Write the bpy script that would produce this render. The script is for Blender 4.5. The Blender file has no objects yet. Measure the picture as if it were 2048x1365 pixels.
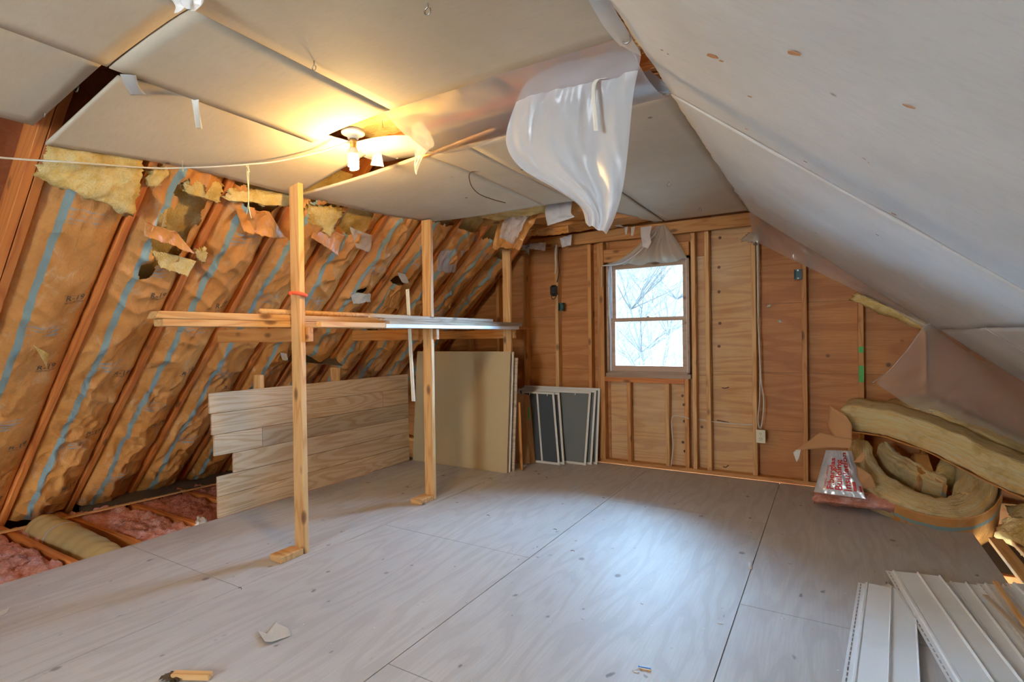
import bpy, bmesh, math, random
from mathutils import Vector, Matrix, noise
# ------------------------------------------------------------------ camera, world, sun, exposure
scene = bpy.context.scene
COL = scene.collection
FPX, YAW, PITCH, ROLL = 1064.65, 0.538287572, 0.00643772572, 0.0139619235
CAM = Vector((0, 0, 1.30))
_f = Vector((-math.sin(YAW)*math.cos(PITCH), math.cos(YAW)*math.cos(PITCH), -math.sin(PITCH)))
_r0 = Vector((math.cos(YAW), math.sin(YAW), 0)); _u0 = _r0.cross(_f)
_r = _r0*math.cos(ROLL)-_u0*math.sin(ROLL); _u = _u0*math.cos(ROLL)+_r0*math.sin(ROLL)
cd = bpy.data.cameras.new('camera'); cam = bpy.data.objects.new('camera', cd); COL.objects.link(cam)
cd.sensor_width = 36; cd.lens = 36*FPX/2048; cd.clip_start = 0.02; cd.clip_end = 300
cam.matrix_world = Matrix(((_r.x, _u.x, -_f.x, CAM.x), (_r.y, _u.y, -_f.y, CAM.y), (_r.z, _u.z, -_f.z, CAM.z), (0, 0, 0, 1)))
scene.camera = cam
vs = scene.view_settings
vs.view_transform = 'Standard'; vs.look = 'None'; vs.gamma = 1; vs.use_curve_mapping = False
vs.exposure = 1.17
scene.cycles.use_denoising = True
scene.cycles.max_bounces = 10; scene.cycles.diffuse_bounces = 6; scene.cycles.transparent_max_bounces = 16
scene.cycles.transmission_bounces = 6; scene.cycles.glossy_bounces = 4
scene.cycles.sample_clamp_indirect = 6
scene.cycles.caustics_reflective = False; scene.cycles.caustics_refractive = False

wd = bpy.data.worlds.new('world'); scene.world = wd; wd.use_nodes = True
bg = wd.node_tree.nodes['Background']
bg.inputs[0].default_value = (0.72, 0.87, 1.0, 1); bg.inputs[1].default_value = .80

def sun(name, strength, color, angle, d):
    l = bpy.data.lights.new(name, 'SUN'); l.energy = strength; l.color = color; l.angle = math.radians(angle)
    o = bpy.data.objects.new(name, l); COL.objects.link(o)
    o.rotation_euler = Vector(d).to_track_quat('-Z', 'Y').to_euler(); return o
# broad overcast brightness: the sky at the far window, plus fill added from behind the camera
sun('sky_light_far', 98, (0.40, 0.68, 1.0), 115, (0.10, -1, -0.20))
sun('fill_sun_near', 40, (0.84, 0.95, 1.0), 100, (-0.05, 1, -0.30))

# ------------------------------------------------------------------ helpers
V = Vector
def ray(px, py): return _f + _r*((px-1024)/FPX) - _u*((py-682.5)/FPX)
def at(px, py, n, d):
    v = ray(px, py); n = V(n); return CAM + v*((d-n.dot(CAM))/n.dot(v))
def atx(px, py, x): return at(px, py, (1, 0, 0), x)
def aty(px, py, y): return at(px, py, (0, 1, 0), y)
def atz(px, py, z): return at(px, py, (0, 0, 1), z)
def nz(x, y, z=0.0): return noise.noise(V((x, y, z)))

def tag(o, label=None, cat=None, group=None, kind=None):
    if label: o['label'] = label
    if cat: o['category'] = cat
    if group: o['group'] = group
    if kind: o['kind'] = kind
    return o
def empty(name, loc):
    o = bpy.data.objects.new(name, None); o.location = loc; o.empty_display_size = .1; COL.objects.link(o); return o
# world matrices are tracked here so that parts can be placed in world space
WM = {}
def place(name, me, M, parent):
    o = bpy.data.objects.new(name, me); COL.objects.link(o)
    if parent is not None:
        o.parent = parent
        pm = WM.get(parent.name, Matrix.Translation(parent.location))
        o.matrix_local = pm.inverted() @ M
    else: o.matrix_local = M
    WM[o.name] = M.copy()
    return o
def finish(bm, name, mat, parent=None, M=None, smooth=False, local=True):
    """bm is in world space unless M is given; the object's origin is put at the mesh's bottom centre"""
    if M is None:
        vsx = [v.co for v in bm.verts]
        c = V(((min(v.x for v in vsx)+max(v.x for v in vsx))/2, (min(v.y for v in vsx)+max(v.y for v in vsx))/2, min(v.z for v in vsx)))
        M = Matrix.Translation(c); bmesh.ops.transform(bm, matrix=M.inverted(), verts=bm.verts)
    me = bpy.data.meshes.new(name)
    bmesh.ops.recalc_face_normals(bm, faces=bm.faces) if not smooth else None
    for f in bm.faces: f.smooth = smooth
    bm.to_mesh(me); bm.free()
    mats = mat if isinstance(mat, (list, tuple)) else [mat]
    for m in mats: me.materials.append(m)
    return place(name, me, M, parent)

def frame(p0, p1, up=(0, 0, 1)):
    p0 = V(p0); p1 = V(p1); x = (p1-p0); L = x.length; x.normalize()
    up = V(up); y = up.cross(x)
    if y.length < 1e-4: y = V((0, 1, 0)).cross(x)
    y.normalize(); z = x.cross(y)
    M = Matrix(((x.x, y.x, z.x, p0.x), (x.y, y.y, z.y, p0.y), (x.z, y.z, z.z, p0.z), (0, 0, 0, 1)))
    return M, L
def bm_box(bm, x0, x1, y0, y1, z0, z1, T=None):
    vv = [bm.verts.new((x, y, z)) for x in (x0, x1) for y in (y0, y1) for z in (z0, z1)]
    for q in ((0, 1, 3, 2), (4, 6, 7, 5), (0, 4, 5, 1), (2, 3, 7, 6), (0, 2, 6, 4), (1, 5, 7, 3)): bm.faces.new([vv[i] for i in q])
    if T is not None: bmesh.ops.transform(bm, matrix=T, verts=vv)
    return vv
def beam(name, p0, p1, w, h, mat, parent=None, up=(0, 0, 1), bev=.003, cuts=0, warp=0., seed=0, skew0=0., skew1=0.):
    """timber from p0 to p1 (centre line), w across, h along 'up'; local X is the grain"""
    M, L = frame(p0, p1, up)
    bm = bmesh.new(); n = max(1, cuts)
    rings = []
    for i in range(n+1):
        t = i/n; x = t*L; oy = warp*nz(x*1.3, seed, 1.1); oz = warp*nz(x*1.3, seed, 7.7)
        r = []
        for (a, b) in ((-1, -1), (1, -1), (1, 1), (-1, 1)):
            sx = (skew0*b if i == 0 else 0)+(skew1*b if i == n else 0)
            r.append(bm.verts.new((x+sx, a*w/2+oy, b*h/2+oz)))
        rings.append(r)
    for i in range(n):
        for k in range(4): bm.faces.new((rings[i][k], rings[i][(k+1) % 4], rings[i+1][(k+1) % 4], rings[i+1][k]))
    bm.faces.new(rings[0][::-1]); bm.faces.new(rings[-1])
    if bev:
        bm.normal_update()
        es = [e for e in bm.edges if len(e.link_faces) == 2 and e.link_faces[0].normal.dot(e.link_faces[1].normal) < .5]
        bmesh.ops.bevel(bm, geom=es, offset=bev, segments=1, affect='EDGES')
    return finish(bm, name, mat, parent, M)
def box(name, x0, x1, y0, y1, z0, z1, mat, parent=None, bev=.0):
    c = V(((x0+x1)/2, (y0+y1)/2, z0)); bm = bmesh.new()
    bm_box(bm, x0-c.x, x1-c.x, y0-c.y, y1-c.y, 0, z1-z0)
    if bev: bmesh.ops.bevel(bm, geom=bm.edges[:], offset=bev, segments=2, affect='EDGES')
    return finish(bm, name, mat, parent, Matrix.Translation(c))
def surf(name, f, nu, nv, mat, parent=None, thick=0.0, uvs=(1, 1), smooth=True, mask=None, mi=None):
    """grid surface f(u,v) in world space, optional thickness (closed shell), uv in metres"""
    bm = bmesh.new(); uvl = bm.loops.layers.uv.new('UVMap')
    g = [[None]*(nv+1) for _ in range(nu+1)]; P = {}
    for i in range(nu+1):
        for j in range(nv+1):
            p = V(f(i/nu, j/nv)); g[i][j] = bm.verts.new(p); P[g[i][j]] = (i/nu*uvs[0], j/nv*uvs[1])
    for i in range(nu):
        for j in range(nv):
            if mask and not mask((i+.5)/nu, (j+.5)/nv): continue
            fc = bm.faces.new((g[i][j], g[i+1][j], g[i+1][j+1], g[i][j+1]))
            if mi: fc.material_index = mi((i+.5)/nu, (j+.5)/nv)
            for lp in fc.loops: lp[uvl].uv = P[lp.vert]
    for v in [v for v in bm.verts if not v.link_faces]: bm.verts.remove(v)
    if thick:
        bm.normal_update()
        geo = bmesh.ops.solidify(bm, geom=bm.faces[:], thickness=thick)
    return finish(bm, name, mat, parent, None, smooth)
def tube(name, pts, r, mat, parent=None, n=8, taper=None, sub=4, cap=True):
    pts = [V(p) for p in pts]
    if sub > 1 and len(pts) > 2:
        q = []
        for i in range(len(pts)-1):
            a = pts[max(i-1, 0)]; b = pts[i]; c = pts[i+1]; d = pts[min(i+2, len(pts)-1)]
            for k in range(sub):
                t = k/sub
                q.append(.5*((2*b)+(c-a)*t+(2*a-5*b+4*c-d)*t*t+(3*b-3*c+d-a)*t**3))
        q.append(pts[-1]); pts = q
    bm = bmesh.new(); bm_tube(bm, pts, r, n, taper, cap)
    return finish(bm, name, mat, parent, None, True)
def bm_tube(bm, pts, r, n=8, taper=None, cap=True):
    pr = None; prev = None
    for i, p in enumerate(pts):
        d = (pts[min(i+1, len(pts)-1)]-pts[max(i-1, 0)])
        if d.length < 1e-9: d = V((0, 0, 1))
        d.normalize()
        if prev is None:
            a = d.orthogonal().normalized()
        else:
            a = (prev-d*prev.dot(d))
            a = a.normalized() if a.length > 1e-6 else d.orthogonal().normalized()
        prev = a; b = d.cross(a)
        rr = r*(taper(i/(len(pts)-1)) if taper else 1)
        ring = [bm.verts.new(p+(a*math.cos(2*math.pi*k/n)+b*math.sin(2*math.pi*k/n))*rr) for k in range(n)]
        if pr:
            for k in range(n): bm.faces.new((pr[k], pr[(k+1) % n], ring[(k+1) % n], ring[k]))
        elif cap: bm.faces.new(ring[::-1])
        pr = ring
    if cap: bm.faces.new(pr)
def bm_lathe(bm, prof, c, axis=(0, 0, 1), n=32):
    ax = V(axis).normalized(); a = ax.orthogonal().normalized(); b = ax.cross(a); pr = None
    for (r, h) in prof:
        ring = [bm.verts.new(V(c)+ax*h+(a*math.cos(2*math.pi*k/n)+b*math.sin(2*math.pi*k/n))*max(r, 1e-4)) for k in range(n)]
        if pr:
            for k in range(n): bm.faces.new((pr[k], pr[(k+1) % n], ring[(k+1) % n], ring[k]))
        pr = ring
def lathe(name, prof, c, mat, parent=None, axis=(0, 0, 1), n=32):
    bm = bmesh.new(); bm_lathe(bm, prof, c, axis, n); bmesh.ops.remove_doubles(bm, verts=bm.verts, dist=1e-5)
    return finish(bm, name, mat, parent, None, True)
def poly(name, pts, thick, nrm, mat, parent=None, wob=0., seed=0, cuts=3):
    """flat outline with real thickness, subdivided and rumpled by wob"""
    bm = bmesh.new(); vv = [bm.verts.new(V(p)) for p in pts]
    f = bm.faces.new(vv); bmesh.ops.triangulate(bm, faces=[f])
    for _ in range(cuts): bmesh.ops.subdivide_edges(bm, edges=bm.edges[:], cuts=1, use_grid_fill=True)
    nrm = V(nrm).normalized()
    for v in bm.verts:
        if wob: v.co += nrm*wob*(nz(v.co.x*6+seed, v.co.y*6, v.co.z*6)+.5*nz(v.co.x*17+seed, v.co.y*17, v.co.z*17))
    bm.normal_update(); bmesh.ops.solidify(bm, geom=bm.faces[:], thickness=thick)
    return finish(bm, name, mat, parent, None, True)
def slab(name, c, th, mat, parent=None, amp=.02, fr=9, seed=0, nu=28, nv=20, rough=.4, edge=.03):
    """fibrous slab: c = four corners (0,0)(1,0)(1,1)(0,1) of its outer face; th = thickness vector inwards"""
    c = [V(p) for p in c]; th = V(th); tn = th.normalized()
    def P(u, v, w):
        eu = edge*nz(v*7+seed, w*3, 3.3)+edge*.5*nz(v*23+seed, w*5, 1.3); ev = edge*nz(u*7+seed, w*3, 9.3)+edge*.5*nz(u*23, seed, w*5)
        u2 = u+(eu if u in (0, 1) else 0)/max((c[1]-c[0]).length, .05); v2 = v+(ev if v in (0, 1) else 0)/max((c[3]-c[0]).length, .05)
        p = c[0]*(1-u2)*(1-v2)+c[1]*u2*(1-v2)+c[2]*u2*v2+c[3]*(1-u2)*v2
        rd = min(u, 1-u, v, 1-v); rnd = max(0, 1-rd/.12)**2*.35
        a = amp*(nz(p.x*fr+seed, p.y*fr, p.z*fr)+rough*nz(p.x*fr*3+seed, p.y*fr*3, p.z*fr*3)+rough*.5*nz(p.x*fr*8+seed, p.y*fr*8, p.z*fr*8))
        if w == 0: return p-tn*a+th*rnd
        return p+th*(1-rnd*.6)+tn*a*.4
    bm = bmesh.new(); G = []
    for w in (0, 1): G.append([[bm.verts.new(P(i/nu, j/nv, w)) for j in range(nv+1)] for i in range(nu+1)])
    for i in range(nu):
        for j in range(nv):
            bm.faces.new((G[0][i][j], G[0][i+1][j], G[0][i+1][j+1], G[0][i][j+1]))
            bm.faces.new((G[1][i][j+1], G[1][i+1][j+1], G[1][i+1][j], G[1][i][j]))
    for i in range(nu):
        for j in (0, nv): bm.faces.new((G[0][i][j], G[0][i+1][j], G[1][i+1][j], G[1][i][j]))
    for j in range(nv):
        for i in (0, nu): bm.faces.new((G[0][i][j], G[0][i][j+1], G[1][i][j+1], G[1][i][j]))
    bmesh.ops.recalc_face_normals(bm, faces=bm.faces)
    return finish(bm, name, mat, parent, None, True)
def textmesh(name, body, size, mapf, mat, parent, offset=0.0, bold=0.0, align='CENTER'):
    cu = bpy.data.curves.new('t', 'FONT'); cu.body = body; cu.size = size; cu.align_x = align; cu.align_y = 'CENTER'; cu.offset = bold
    cu.resolution_u = 3
    to = bpy.data.objects.new('t', cu); COL.objects.link(to)
    dg = bpy.context.evaluated_depsgraph_get(); me = bpy.data.meshes.new_from_object(to.evaluated_get(dg))
    bpy.data.objects.remove(to); bpy.data.curves.remove(cu)
    bm = bmesh.new(); bm.from_mesh(me); bpy.data.meshes.remove(me)
    for v in bm.verts: v.co = V(mapf(v.co.x, v.co.y))
    return finish(bm, name, mat, parent, None, False)

# ------------------------------------------------------------------ materials
class NT:
    def __init__(s, name):
        s.m = bpy.data.materials.new(name); s.m.use_nodes = True; s.t = s.m.node_tree
        s.b = s.t.nodes['Principled BSDF']; s.o = s.t.nodes['Material Output']
    def n(s, ty, **k):
        nd = s.t.nodes.new(ty)
        for a, b in k.items(): setattr(nd, a, b)
        return nd
    def l(s, a, b): s.t.links.new(a, b)
    def coord(s, kind='Object', scale=(1, 1, 1), off=True):
        tc = s.n('ShaderNodeTexCoord'); mp = s.n('ShaderNodeMapping'); mp.inputs['Scale'].default_value = scale
        s.l(tc.outputs[kind], mp.inputs['Vector'])
        if off:
            oi = s.n('ShaderNodeObjectInfo'); vm = s.n('ShaderNodeVectorMath', operation='MULTIPLY_ADD')
            cb = s.n('ShaderNodeCombineXYZ'); 
            for i in range(3): s.l(oi.outputs['Random'], cb.inputs[i])
            s.l(cb.outputs[0], vm.inputs[0]); vm.inputs[1].default_value = (37, 53, 71); s.l(mp.outputs[0], vm.inputs[2])
            return vm.outputs[0]
        return mp.outputs[0]
    def noise(s, vec, scale, detail=3, rough=.55, dist=0):
        nd = s.n('ShaderNodeTexNoise'); nd.inputs['Scale'].default_value = scale; nd.inputs['Detail'].default_value = detail
        nd.inputs['Roughness'].default_value = rough; nd.inputs['Distortion'].default_value = dist; s.l(vec, nd.inputs['Vector']); return nd.outputs['Fac']
    def math(s, op, a, b=None, c=None):
        nd = s.n('ShaderNodeMath', operation=op)
        for i, x in enumerate((a, b, c)):
            if x is None: continue
            if isinstance(x, (int, float)): nd.inputs[i].default_value = x
            else: s.l(x, nd.inputs[i])
        return nd.outputs[0]
    def ramp(s, fac, stops):
        nd = s.n('ShaderNodeValToRGB'); cr = nd.color_ramp
        while len(cr.elements) < len(stops): cr.elements.new(.5)
        for e, (p, c) in zip(cr.elements, stops):
            e.position = p; e.color = (c if isinstance(c, tuple) and len(c) == 4 else (*c, 1)) if isinstance(c, tuple) else (c, c, c, 1)
        s.l(fac, nd.inputs[0]); return nd.outputs[0]
    def mix(s, fac, a, b, bt='MIX'):
        nd = s.n('ShaderNodeMix', data_type='RGBA', blend_type=bt)
        for sock, x in ((nd.inputs[0], fac), (nd.inputs[6], a), (nd.inputs[7], b)):
            if isinstance(x, (int, float)): sock.default_value = x
            elif isinstance(x, tuple): sock.default_value = (*x[:3], 1)
            else: s.l(x, sock)
        return nd.outputs[2]
    def col(s, c): s.l(c, s.b.inputs['Base Color']) if not isinstance(c, tuple) else setattr(s.b.inputs['Base Color'], 'default_value', (*c, 1))
    def bump(s, h, strength=.3, dist=.01):
        bp = s.n('ShaderNodeBump'); bp.inputs['Strength'].default_value = strength; bp.inputs['Distance'].default_value = dist
        s.l(h, bp.inputs['Height']); s.l(bp.outputs[0], s.b.inputs['Normal'])
    def rough(s, r): s.b.inputs['Roughness'].default_value = r

def plain(name, c, r=.6, metal=0, var=.12, sc=30, emit=None):
    t = NT(name); v = t.coord(); n = t.noise(v, sc, 3)
    t.col(t.mix(n, tuple(x*(1-var) for x in c), tuple(min(1, x*(1+var)) for x in c))); t.rough(r); t.b.inputs['Metallic'].default_value = metal
    if emit: t.b.inputs['Emission Color'].default_value = (*emit[0], 1); t.b.inputs['Emission Strength'].default_value = emit[1]
    return t.m
def timber(name, light, dark, knot=(.16, .06, .02), r=.6, freq=16):
    t = NT(name)
    v = t.coord('Object', (.55, 7, 7)); n = t.noise(v, 1.2, 2, .5, .3)
    rings = t.math('SINE', t.math('MULTIPLY', n, freq*3.0)); rings = t.math('MULTIPLY_ADD', rings, .5, .5)
    v2 = t.coord('Object', (4, 90, 90)); fine = t.noise(v2, 2.0, 3)
    base = t.mix(t.ramp(rings, [(0.0, 0.0), (.75, .35), (1, 1.0)]), light, dark)
    base = t.mix(t.math('MULTIPLY', fine, .35), base, dark)
    vk = t.coord('Object', (5, 11, 11)); vo = t.n('ShaderNodeTexVoronoi'); vo.inputs['Scale'].default_value = .75; t.l(vk, vo.inputs['Vector'])
    k = t.ramp(vo.outputs['Distance'], [(0.0, 1.0), (.11, .8), (.2, 0.0)])
    base = t.mix(k, base, knot)
    oi = t.n('ShaderNodeObjectInfo'); hv = t.n('ShaderNodeHueSaturation'); t.l(base, hv.inputs['Color'])
    t.l(t.math('MULTIPLY_ADD', oi.outputs['Random'], .3, .85), hv.inputs['Value']); t.col(hv.outputs[0])
    t.rough(r); t.bump(t.math('ADD', fine, t.math('MULTIPLY', rings, .4)), .25, .002); return t.m
def plywood(name, light, mid, dark, axis='y', kind='Object', r=.6, contour=9, stain=.4, spots=None, grey=None, scl=1.0, knots=0.0, edge_off=False, rnd=False):
    t = NT(name)
    S = {'y': (2.8, .50, 2.8), 'x': (.42, 4, 4)}[axis]
    S = tuple(x*scl*(.8 if axis == 'x' else 1) for x in S)
    v = t.coord(kind, S, off=edge_off); n = t.noise(v, 1.5, 2, .45, .15)
    w = t.math('MULTIPLY_ADD', t.math('SINE', t.math('MULTIPLY', n, contour*6.28)), .5, .5)
    S2 = {'y': (60, 3, 60), 'x': (3, 60, 60)}[axis]; fine = t.noise(t.coord(kind, S2, off=edge_off), 1.6, 4, .6)
    c = t.mix(t.ramp(w, [(0, 0.0), (.6, .25), (.93, 1.0), (1, .8)]), light, mid)
    c = t.mix(t.ramp(fine, [(.35, 0.0), (.75, .75)]), c, dark)
    big = t.noise(t.coord(kind, (1, 1, 1), off=False), 1.1, 4, .6)
    c = t.mix(t.ramp(big, [(.35, 0.0), (.7, stain)]), c, grey or dark)
    if spots:
        t.b.inputs['Specular IOR Level'].default_value = .25
        sp = t.noise(t.coord(kind, (1, .6, 1), off=False), 17, 2, .5); c = t.mix(t.ramp(sp, [(.70, 0.0), (.76, .75)]), c, spots)
        vo = t.n('ShaderNodeTexVoronoi'); vo.inputs['Scale'].default_value = 3.4; t.l(t.coord(kind, (1, .8, 1), off=False), vo.inputs['Vector'])
        c = t.mix(t.ramp(vo.outputs['Distance'], [(0, .8), (.045, .65), (.07, 0.0)]), c, spots)
        n3 = t.noise(t.coord(kind, (1.0, 1.3, 1), off=False), 42, 1, .5); c = t.mix(t.ramp(n3, [(.76, 0.0), (.80, .55)]), c, (.75, .74, .72))
    if knots:
        vo = t.n('ShaderNodeTexVoronoi'); vo.inputs['Scale'].default_value = knots; t.l(t.coord(kind, (1, 1, 1), off=False), vo.inputs['Vector'])
        c = t.mix(t.ramp(vo.outputs['Distance'], [(0, 1.0), (.03, .8), (.055, 0.0)]), c, (.10, .04, .02))
    if rnd:
        oi = t.n('ShaderNodeObjectInfo'); hv = t.n('ShaderNodeHueSaturation'); t.l(c, hv.inputs['Color']); t.l(t.math('MULTIPLY_ADD', oi.outputs['Random'], .35, .82), hv.inputs['Value']); c = hv.outputs[0]
    t.col(c); t.rough(r); t.bump(t.math('ADD', t.math('MULTIPLY', w, .6), fine), .2, .002); return t.m
def drywall(name, c1, c2, spot=True):
    t = NT(name); v = t.coord('Object', (1, 1, 1)); a = t.noise(v, 1.3, 4, .6); b = t.noise(t.coord('Object', (6, 26, 6)), 3, 4, .6)
    c = t.mix(t.ramp(a, [(.35, 0.0), (.7, 1.0)]), c1, c2)
    c = t.mix(t.math('MULTIPLY', t.ramp(b, [(.45, 0.0), (.8, 1.0)]), .22), c, tuple(x*.72 for x in c1))
    sp = t.n('ShaderNodeTexVoronoi'); sp.inputs['Scale'].default_value = 3.1; t.l(v, sp.inputs['Vector'])
    if spot: c = t.mix(t.ramp(sp.outputs['Distance'], [(0, .8), (.03, .7), (.045, 0.0)]), c, (.16, .12, .09))
    t.col(c); t.rough(.75); t.bump(b, .06, .004); return t.m
def fiber(name, a, b, d, dirs=(3, 16, 16), sss=False):
    t = NT(name); v = t.coord('Object', dirs, off=True); n = t.noise(v, 1.6, 5, .65, .6); m = t.noise(t.coord('Object', (1, 1, 1)), 9, 5, .6)
    c = t.mix(t.ramp(n, [(.3, 0.0), (.7, 1.0)]), a, b); c = t.mix(t.ramp(m, [(.5, 0.0), (.72, .8)]), c, d)
    fs = t.noise(t.coord('Object', tuple(x*5 for x in dirs)), 1.6, 4, .7); c = t.mix(t.ramp(fs, [(.52, 0.0), (.75, .55)]), c, d); t.col(c); t.rough(.95); t.bump(t.math('ADD', t.math('ADD', n, fs), t.noise(v, 9, 4, .7)), .75, .02)
    t.b.inputs['Subsurface Weight'].default_value = 0.0; return t.m
def batting(name):
    t = NT(name); tc = t.n('ShaderNodeTexCoord'); mp = t.n('ShaderNodeMapping'); mp.inputs['Scale'].default_value = (26, 2.2, 1); t.l(tc.outputs['UV'], mp.inputs['Vector'])
    n = t.noise(mp.outputs[0], 1.6, 6, .65, .8); mp2 = t.n('ShaderNodeMapping'); mp2.inputs['Scale'].default_value = (110, 9, 1); t.l(tc.outputs['UV'], mp2.inputs['Vector']); f = t.noise(mp2.outputs[0], 2, 4, .7, .5)
    w = t.noise(t.coord('Object', (1, 1, 1)), 8, 4, .6)
    c = t.mix(t.ramp(n, [(.28, 0.0), (.62, 1.0)]), (.95, .57, .13), (.97, .77, .40)); c = t.mix(t.ramp(f, [(.5, 0.0), (.8, .7)]), c, (.92, .86, .66)); c = t.mix(t.ramp(w, [(.52, 0.0), (.74, .7)]), c, (.62, .36, .08))
    t.col(c); t.rough(.95); t.bump(t.math('ADD', t.math('MULTIPLY', n, 1.5), f), .9, .02); return t.m
def film(name, tint=(.86, .9, .95), alpha=.42, r=.22, var=.1):
    t = NT(name); v = t.coord('Object'); n = t.noise(v, 4, 4, .6)
    tr = t.n('ShaderNodeBsdfTransparent'); tl = t.n('ShaderNodeBsdfTranslucent'); tl.inputs[0].default_value = (*tint, 1)
    t.col(tint); t.rough(r); t.b.inputs['Specular IOR Level'].default_value = .7
    m1 = t.n('ShaderNodeMixShader'); m1.inputs[0].default_value = .45; t.l(t.b.outputs[0], m1.inputs[1]); t.l(tl.outputs[0], m1.inputs[2])
    m2 = t.n('ShaderNodeMixShader'); t.l(t.math('MULTIPLY_ADD', n, var, alpha-.03), m2.inputs[0]); t.l(tr.outputs[0], m2.inputs[1]); t.l(m1.outputs[0], m2.inputs[2])
    t.l(m2.outputs[0], t.o.inputs[0]); t.bump(t.noise(v, 11, 3), .25, .01); return t.m
def kraft(name, stripe=True):
    t = NT(name); tc = t.n('ShaderNodeTexCoord'); sx = t.n('ShaderNodeSeparateXYZ'); t.l(tc.outputs['UV'], sx.inputs[0])
    v = t.coord('Object'); a = t.noise(v, 3.5, 4, .6); g = t.noise(t.coord('Object', (1, 1, 1)), 26, 4, .7)
    c = t.mix(t.ramp(a, [(.3, 0.0), (.7, 1.0)]), (.52, .21, .045), (.68, .33, .10))
    c = t.mix(t.math('MULTIPLY', t.ramp(g, [(.5, 0.0), (.75, 1.0)]), .3), c, (.30, .13, .04))
    # pale blotches mixed in by stretched noise
    w = t.noise(t.coord('Object', (3, 5, 3)), 2.2, 5, .7, .8); c = t.mix(t.ramp(w, [(.56, 0.0), (.74, .55)]), c, (.66, .52, .36))
    if stripe:
        blue = (.17, .34, .38); U = sx.outputs[0]; W = sx.outputs[1]
        ed = t.math('MULTIPLY_ADD', t.noise(v, 8, 2), .012, -.006)
        m = t.math('COMPARE', t.math('ADD', U, ed), .105, .017)
        c = t.mix(t.math('MULTIPLY', m, .85), c, blue)
        # broken cross bands of printing
        per = t.math('FRACT', t.math('ADD', t.math('MULTIPLY', W, 1.25), t.math('MULTIPLY', t.n('ShaderNodeObjectInfo').outputs['Random'], 3)))
        line = t.math('GREATER_THAN', t.math('SINE', t.math('MULTIPLY', W, 210)), -.1)
        band = t.math('MULTIPLY', t.math('LESS_THAN', per, .13), line)
        side = t.math('MULTIPLY', t.math('GREATER_THAN', U, .125), t.math('LESS_THAN', U, .27))
        br = t.ramp(t.noise(t.coord('Object', (14, 14, 14)), 1.4, 4, .7), [(.42, 0.0), (.6, .8)])
        c = t.mix(t.math('MULTIPLY', t.math('MULTIPLY', band, side), br), c, (.24, .36, .42))
    t.col(c); t.rough(.33); t.b.inputs['Specular IOR Level'].default_value = .65
    t.bump(t.math('ADD', t.noise(t.coord('Object', (7, 14, 7)), 2, 4, .6, 1.0), t.math('MULTIPLY', g, .3)), .5, .012); return t.m

M_floor = plywood('floor_plywood', (.55, .53, .51), (.47, .44, .42), (.45, .41, .39), 'y', r=.55, contour=8, stain=.35, spots=(.15, .13, .12), grey=(.33, .32, .33))
M_gable = plywood('gable_plywood', (.62, .265, .075), (.47, .17, .04), (.40, .14, .035), 'x', r=.6, contour=9, stain=.6, grey=(.30, .12, .05), knots=2.3, scl=.75)
M_gable_pale = plywood('gable_plywood_pale', (.68, .38, .13), (.50, .22, .06), (.46, .20, .06), 'x', r=.6, contour=11, stain=.6, grey=(.66, .48, .30), knots=3.0, scl=.9)
M_deck = plywood('roof_deck', (.42, .15, .06), (.34, .11, .04), (.28, .09, .03), 'x', r=.7, contour=6)
M_plank = plywood('plank_face', (.68, .50, .31), (.50, .28, .12), (.56, .38, .22), 'x', r=.55, contour=13, stain=.25, grey=(.66, .56, .45), scl=1.2, edge_off=True, rnd=True)
M_wood = timber('pine_stud', (.64, .31, .095), (.50, .20, .05))
M_woodp = timber('pine_pale', (.72, .43, .18), (.56, .28, .09))
M_woodr = timber('pine_rafter', (.60, .21, .045), (.46, .13, .03))
M_grey = timber('old_pine', (.52, .42, .32), (.38, .28, .19), r=.7)
M_dry = drywall('drywall_ceiling', (.55, .46, .34), (.65, .57, .45))
M_slope = drywall('drywall_slope', (.54, .53, .51), (.66, .65, .63))
M_tan = plain('fiberboard', (.50, .38, .21), .7, var=.05, sc=3)
M_core = plain('board_core', (.72, .66, .55), .9)
M_kraft = kraft('kraft_facing'); M_kraftp = kraft('kraft_plain', False)
M_yel = fiber('yellow_fiberglass', (.92, .62, .17), (.97, .80, .43), (.62, .38, .07))
M_batt = batting('layered_fiberglass')
M_pink = fiber('pink_fiberglass', (.70, .20, .11), (.86, .42, .30), (.88, .62, .60), dirs=(9, 9, 9))
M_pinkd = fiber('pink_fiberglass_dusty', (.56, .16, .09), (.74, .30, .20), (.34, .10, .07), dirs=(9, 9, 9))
M_film = film('plastic_film'); M_film2 = film('plastic_film_thin', (.90, .88, .88), .33, .10, .0); M_filmc = film('plastic_film_milky', (.86, .90, .96), .80, .25)
M_swag = film('plastic_film_dusty', (.72, .70, .62), .62, .3)
M_white = plain('white_vinyl', (.78, .80, .82), .35, var=.04, sc=5)
M_siding = None
M_scr = plain('screen_mesh_fabric', (.055, .065, .075), .8, var=.25, sc=300)
M_scrl = plain('screen_mesh_light', (.15, .16, .15), .8, var=.15, sc=300)
M_alu = plain('painted_aluminium', (.70, .68, .62), .4, var=.05)
M_carton = plain('brown_carton', (.45, .22, .09), .75, var=.06, sc=8)
M_grn = plain('green_tape', (.10, .42, .10), .6); M_teal = plain('teal_plastic', (.02, .10, .11), .45); M_blk = plain('black_plastic', (.02, .02, .022), .4)
M_ivory = plain('ivory_plastic', (.72, .66, .48), .4, var=.03); M_cable = plain('cable_sheath', (.66, .62, .54), .5, var=.05)
M_tape = plain('duct_tape', (.48, .46, .44), .35, var=.06); M_mask = plain('masking_tape', (.82, .78, .70), .6, var=.04)
M_metal = plain('steel', (.45, .42, .38), .35, 1.0); M_rust = plain('rusty_nail', (.16, .08, .05), .6, .6)
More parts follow.
